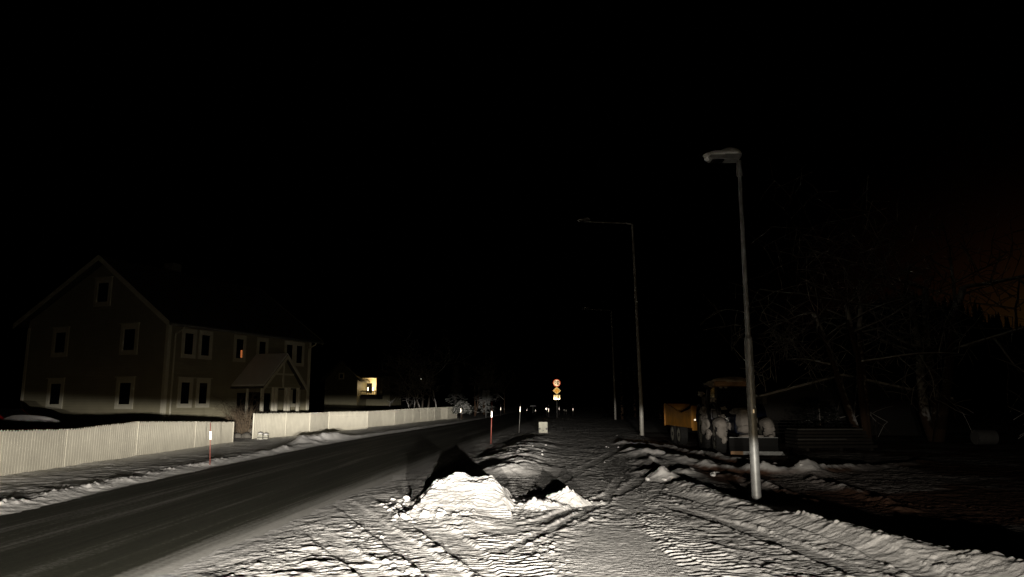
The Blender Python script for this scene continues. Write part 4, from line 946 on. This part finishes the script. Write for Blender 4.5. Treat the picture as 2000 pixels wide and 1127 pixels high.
# ---------------------------------------------------------------- orange tipping trailer
tY = 29.8; t0 = P(1352, 835, tY)
tl = empty('trailer', (t0.x+1.1, tY, ground_z(t0.x+1.1, tY)), R(2), 'orange tipping trailer on tandem wheels behind the tractor', 'trailer')
L_ = 4.6; z0, z1 = .78, 1.66
m = MB(); m.prism([(.18, z0), (L_, z0+.02), (L_, z1+.12), (L_-.12, z1+.12), (1.6, z1-.28), (.18, z1-.10)], 0, -1.1, -1.05); m.build('side_panel', M['orange'], tl)
m = MB(); m.prism([(.18, z0), (L_, z0+.02), (L_, z1+.12), (L_-.12, z1+.12), (1.6, z1-.28), (.18, z1-.10)], 0, 1.05, 1.1); m.build('side_panel', M['orange'], tl)
hb = MB().add([(-1.1, .0, z0-.1), (1.1, .0, z0-.1), (1.1, .1, z1+.02), (-1.1, .1, z1+.02), (-1.1, .06, z0-.1), (1.1, .06, z0-.1), (1.1, .16, z1+.02), (-1.1, .16, z1+.02)], [(0, 1, 2, 3), (7, 6, 5, 4), (0, 4, 5, 1), (1, 5, 6, 2), (2, 6, 7, 3), (3, 7, 4, 0)]).build('headboard', M['orange'], tl)
MB().box(-1.05, L_-.06, z0, 1.05, L_-.01, z1+.1).build('tailboard', M['orange'], tl); MB().box(-1.045, .2, z0, 1.045, L_-.07, z0+.05).build('bed', M['orange'], tl)
for y in (4.5,): MB().box(-1.14, y-.05, z0-.02, -1.102, y+.05, z1-.2+(y > 4)*.28).build('rib', M['orange'], tl)
m = MB(); m.box(-.45, -.6, .5, -.3, L_-.2, z0-.12); m.box(.3, -.6, .5, .45, L_-.2, z0-.12); m.ring_tube([(-.38, -.6, .6), (0, -1.8, .5)], .06, 8); m.ring_tube([(.38, -.6, .6), (0, -1.8, .5)], .06, 8); m.build('chassis', M['dark'], tl)
p = Vector((t0.x+.05, tY, 0)); MB().box(-1.02, -.02, 1.08, -.86, -.006, 1.15).build('reflector', mat_retro('retro_tag', (1, .95, .85), 1.0, .4), hb)
for sx in (-1, 1):
    for y in (2.3, 3.35): wheel(tl, sx*.92, y, .42, .32, 'rim')

# ---------------------------------------------------------------- farm buildings and clutter on the right (barely lit)
M['barn'] = mat_clad('barn_boards', (.02, .017, .014), .18, 0)
bn = empty('barn', (16.5, 42, -.1), R(-14), 'low dark barn with snow on its roof edge behind the tractor', 'barn')
MB().prism([(0, 0), (10, 0), (10, 2.0), (5, 3.1), (0, 2.0)], 0, 0, 1)
MB().prism([(-2.5, 0), (7.5, 0), (7.5, 2.0), (2.5, 3.2), (-2.5, 1.9)], 1, 0, 8).build('wall', M['barn'], bn)
m = MB(); slabx(m, -.4, 8.3, -3.1, 1.75, 2.5, 3.22, .1); slabx(m, -.4, 8.3, 8.1, 1.85, 2.5, 3.22, .1); m.build('roof', M['tile'], bn)
m = MB(); slabx(m, -.38, 8.2, -3.0, 1.88, 2.5, 3.33, .12); slabx(m, -.38, 8.2, 8.0, 1.98, 2.5, 3.33, .12); m.build('roof_snow', M['forest'] if 0 else M['snowcap'], bn)
MB().box(.5, -.06, 0, 3.2, -.01, 2.0).build('door', M['dark'], bn)
sh = empty('shed', (24.0, 30.5, -.1), R(-30), 'dark shed at the right edge with snow on its sloping roof', 'shed')
MB().prism([(0, 0), (5, 0), (5, 2.2), (2.5, 4.0), (0, 2.2)], 1, 0, 6).build('wall', M['barn'], sh)
m = MB(); slabx(m, -.3, 6.3, -.5, 1.9, 2.5, 4.02, .1); slabx(m, -.3, 6.3, 5.5, 1.9, 2.5, 4.02, .1); m.build('roof', M['tile'], sh)
m = MB(); slabx(m, -.28, 6.2, -.45, 2.04, 2.5, 4.13, .12); slabx(m, -.28, 6.2, 5.45, 2.04, 2.5, 4.13, .12); m.build('roof_snow', M['snowcap'], sh)
tY2 = 27.5; q = P(1560, 885, tY2); ts = empty('timber_stack', (q.x, tY2, ground_z(q.x, tY2)), R(4), 'long stack of snow-topped boards right of the tractor', 'timber stack')
m = MB()
for k in range(5): m.box(0, .1*(k % 2), .12+k*.13, 3.1-.1*k, 1.1, .22+k*.13, .01)
m.build('boards', M['wood'], ts)
for x in (.3, 1.6, 2.8): MB().box(x, 0, -.1, x+.12, 1.1, .118).build('bearer', M['wood'], ts)
m = MB(); m.box(.05, .02, .772, 2.6, 1.05, .84, .03); m.box(-.02, -.06, .42, 1.9, .095, .47, .02); m.build('stack_snow', mat('dimmed_snow', (.10, .095, .085), .9, var=.3), ts)  # stack snow darkened in its colour to suit the weak light there
leaf_tree('shrub', P(1600, 800, 32)[0:2]+(0,) if 0 else (P(1600, 800, 32).x, 32, -.1), 1.9, .9, 12, 'low snow-speckled bush right of the tractor in front of the barn', 'shrub', M['needles2'], 700, .10)
bq = P(1924, 866, 19); ba = MB(); ba.ring_tube([(-.25, 0, .16), (.25, 0, .16)], .19, 24); o = ba.build('wrapped_bale', mat('white_film', (.045, .045, .045), .7, bump=.02, bscale=6), None, 40)
o.location = (bq.x, 19, bq.z); tag(o, 'pale wrapped bale standing alone in the dark yard at far right', 'bale')
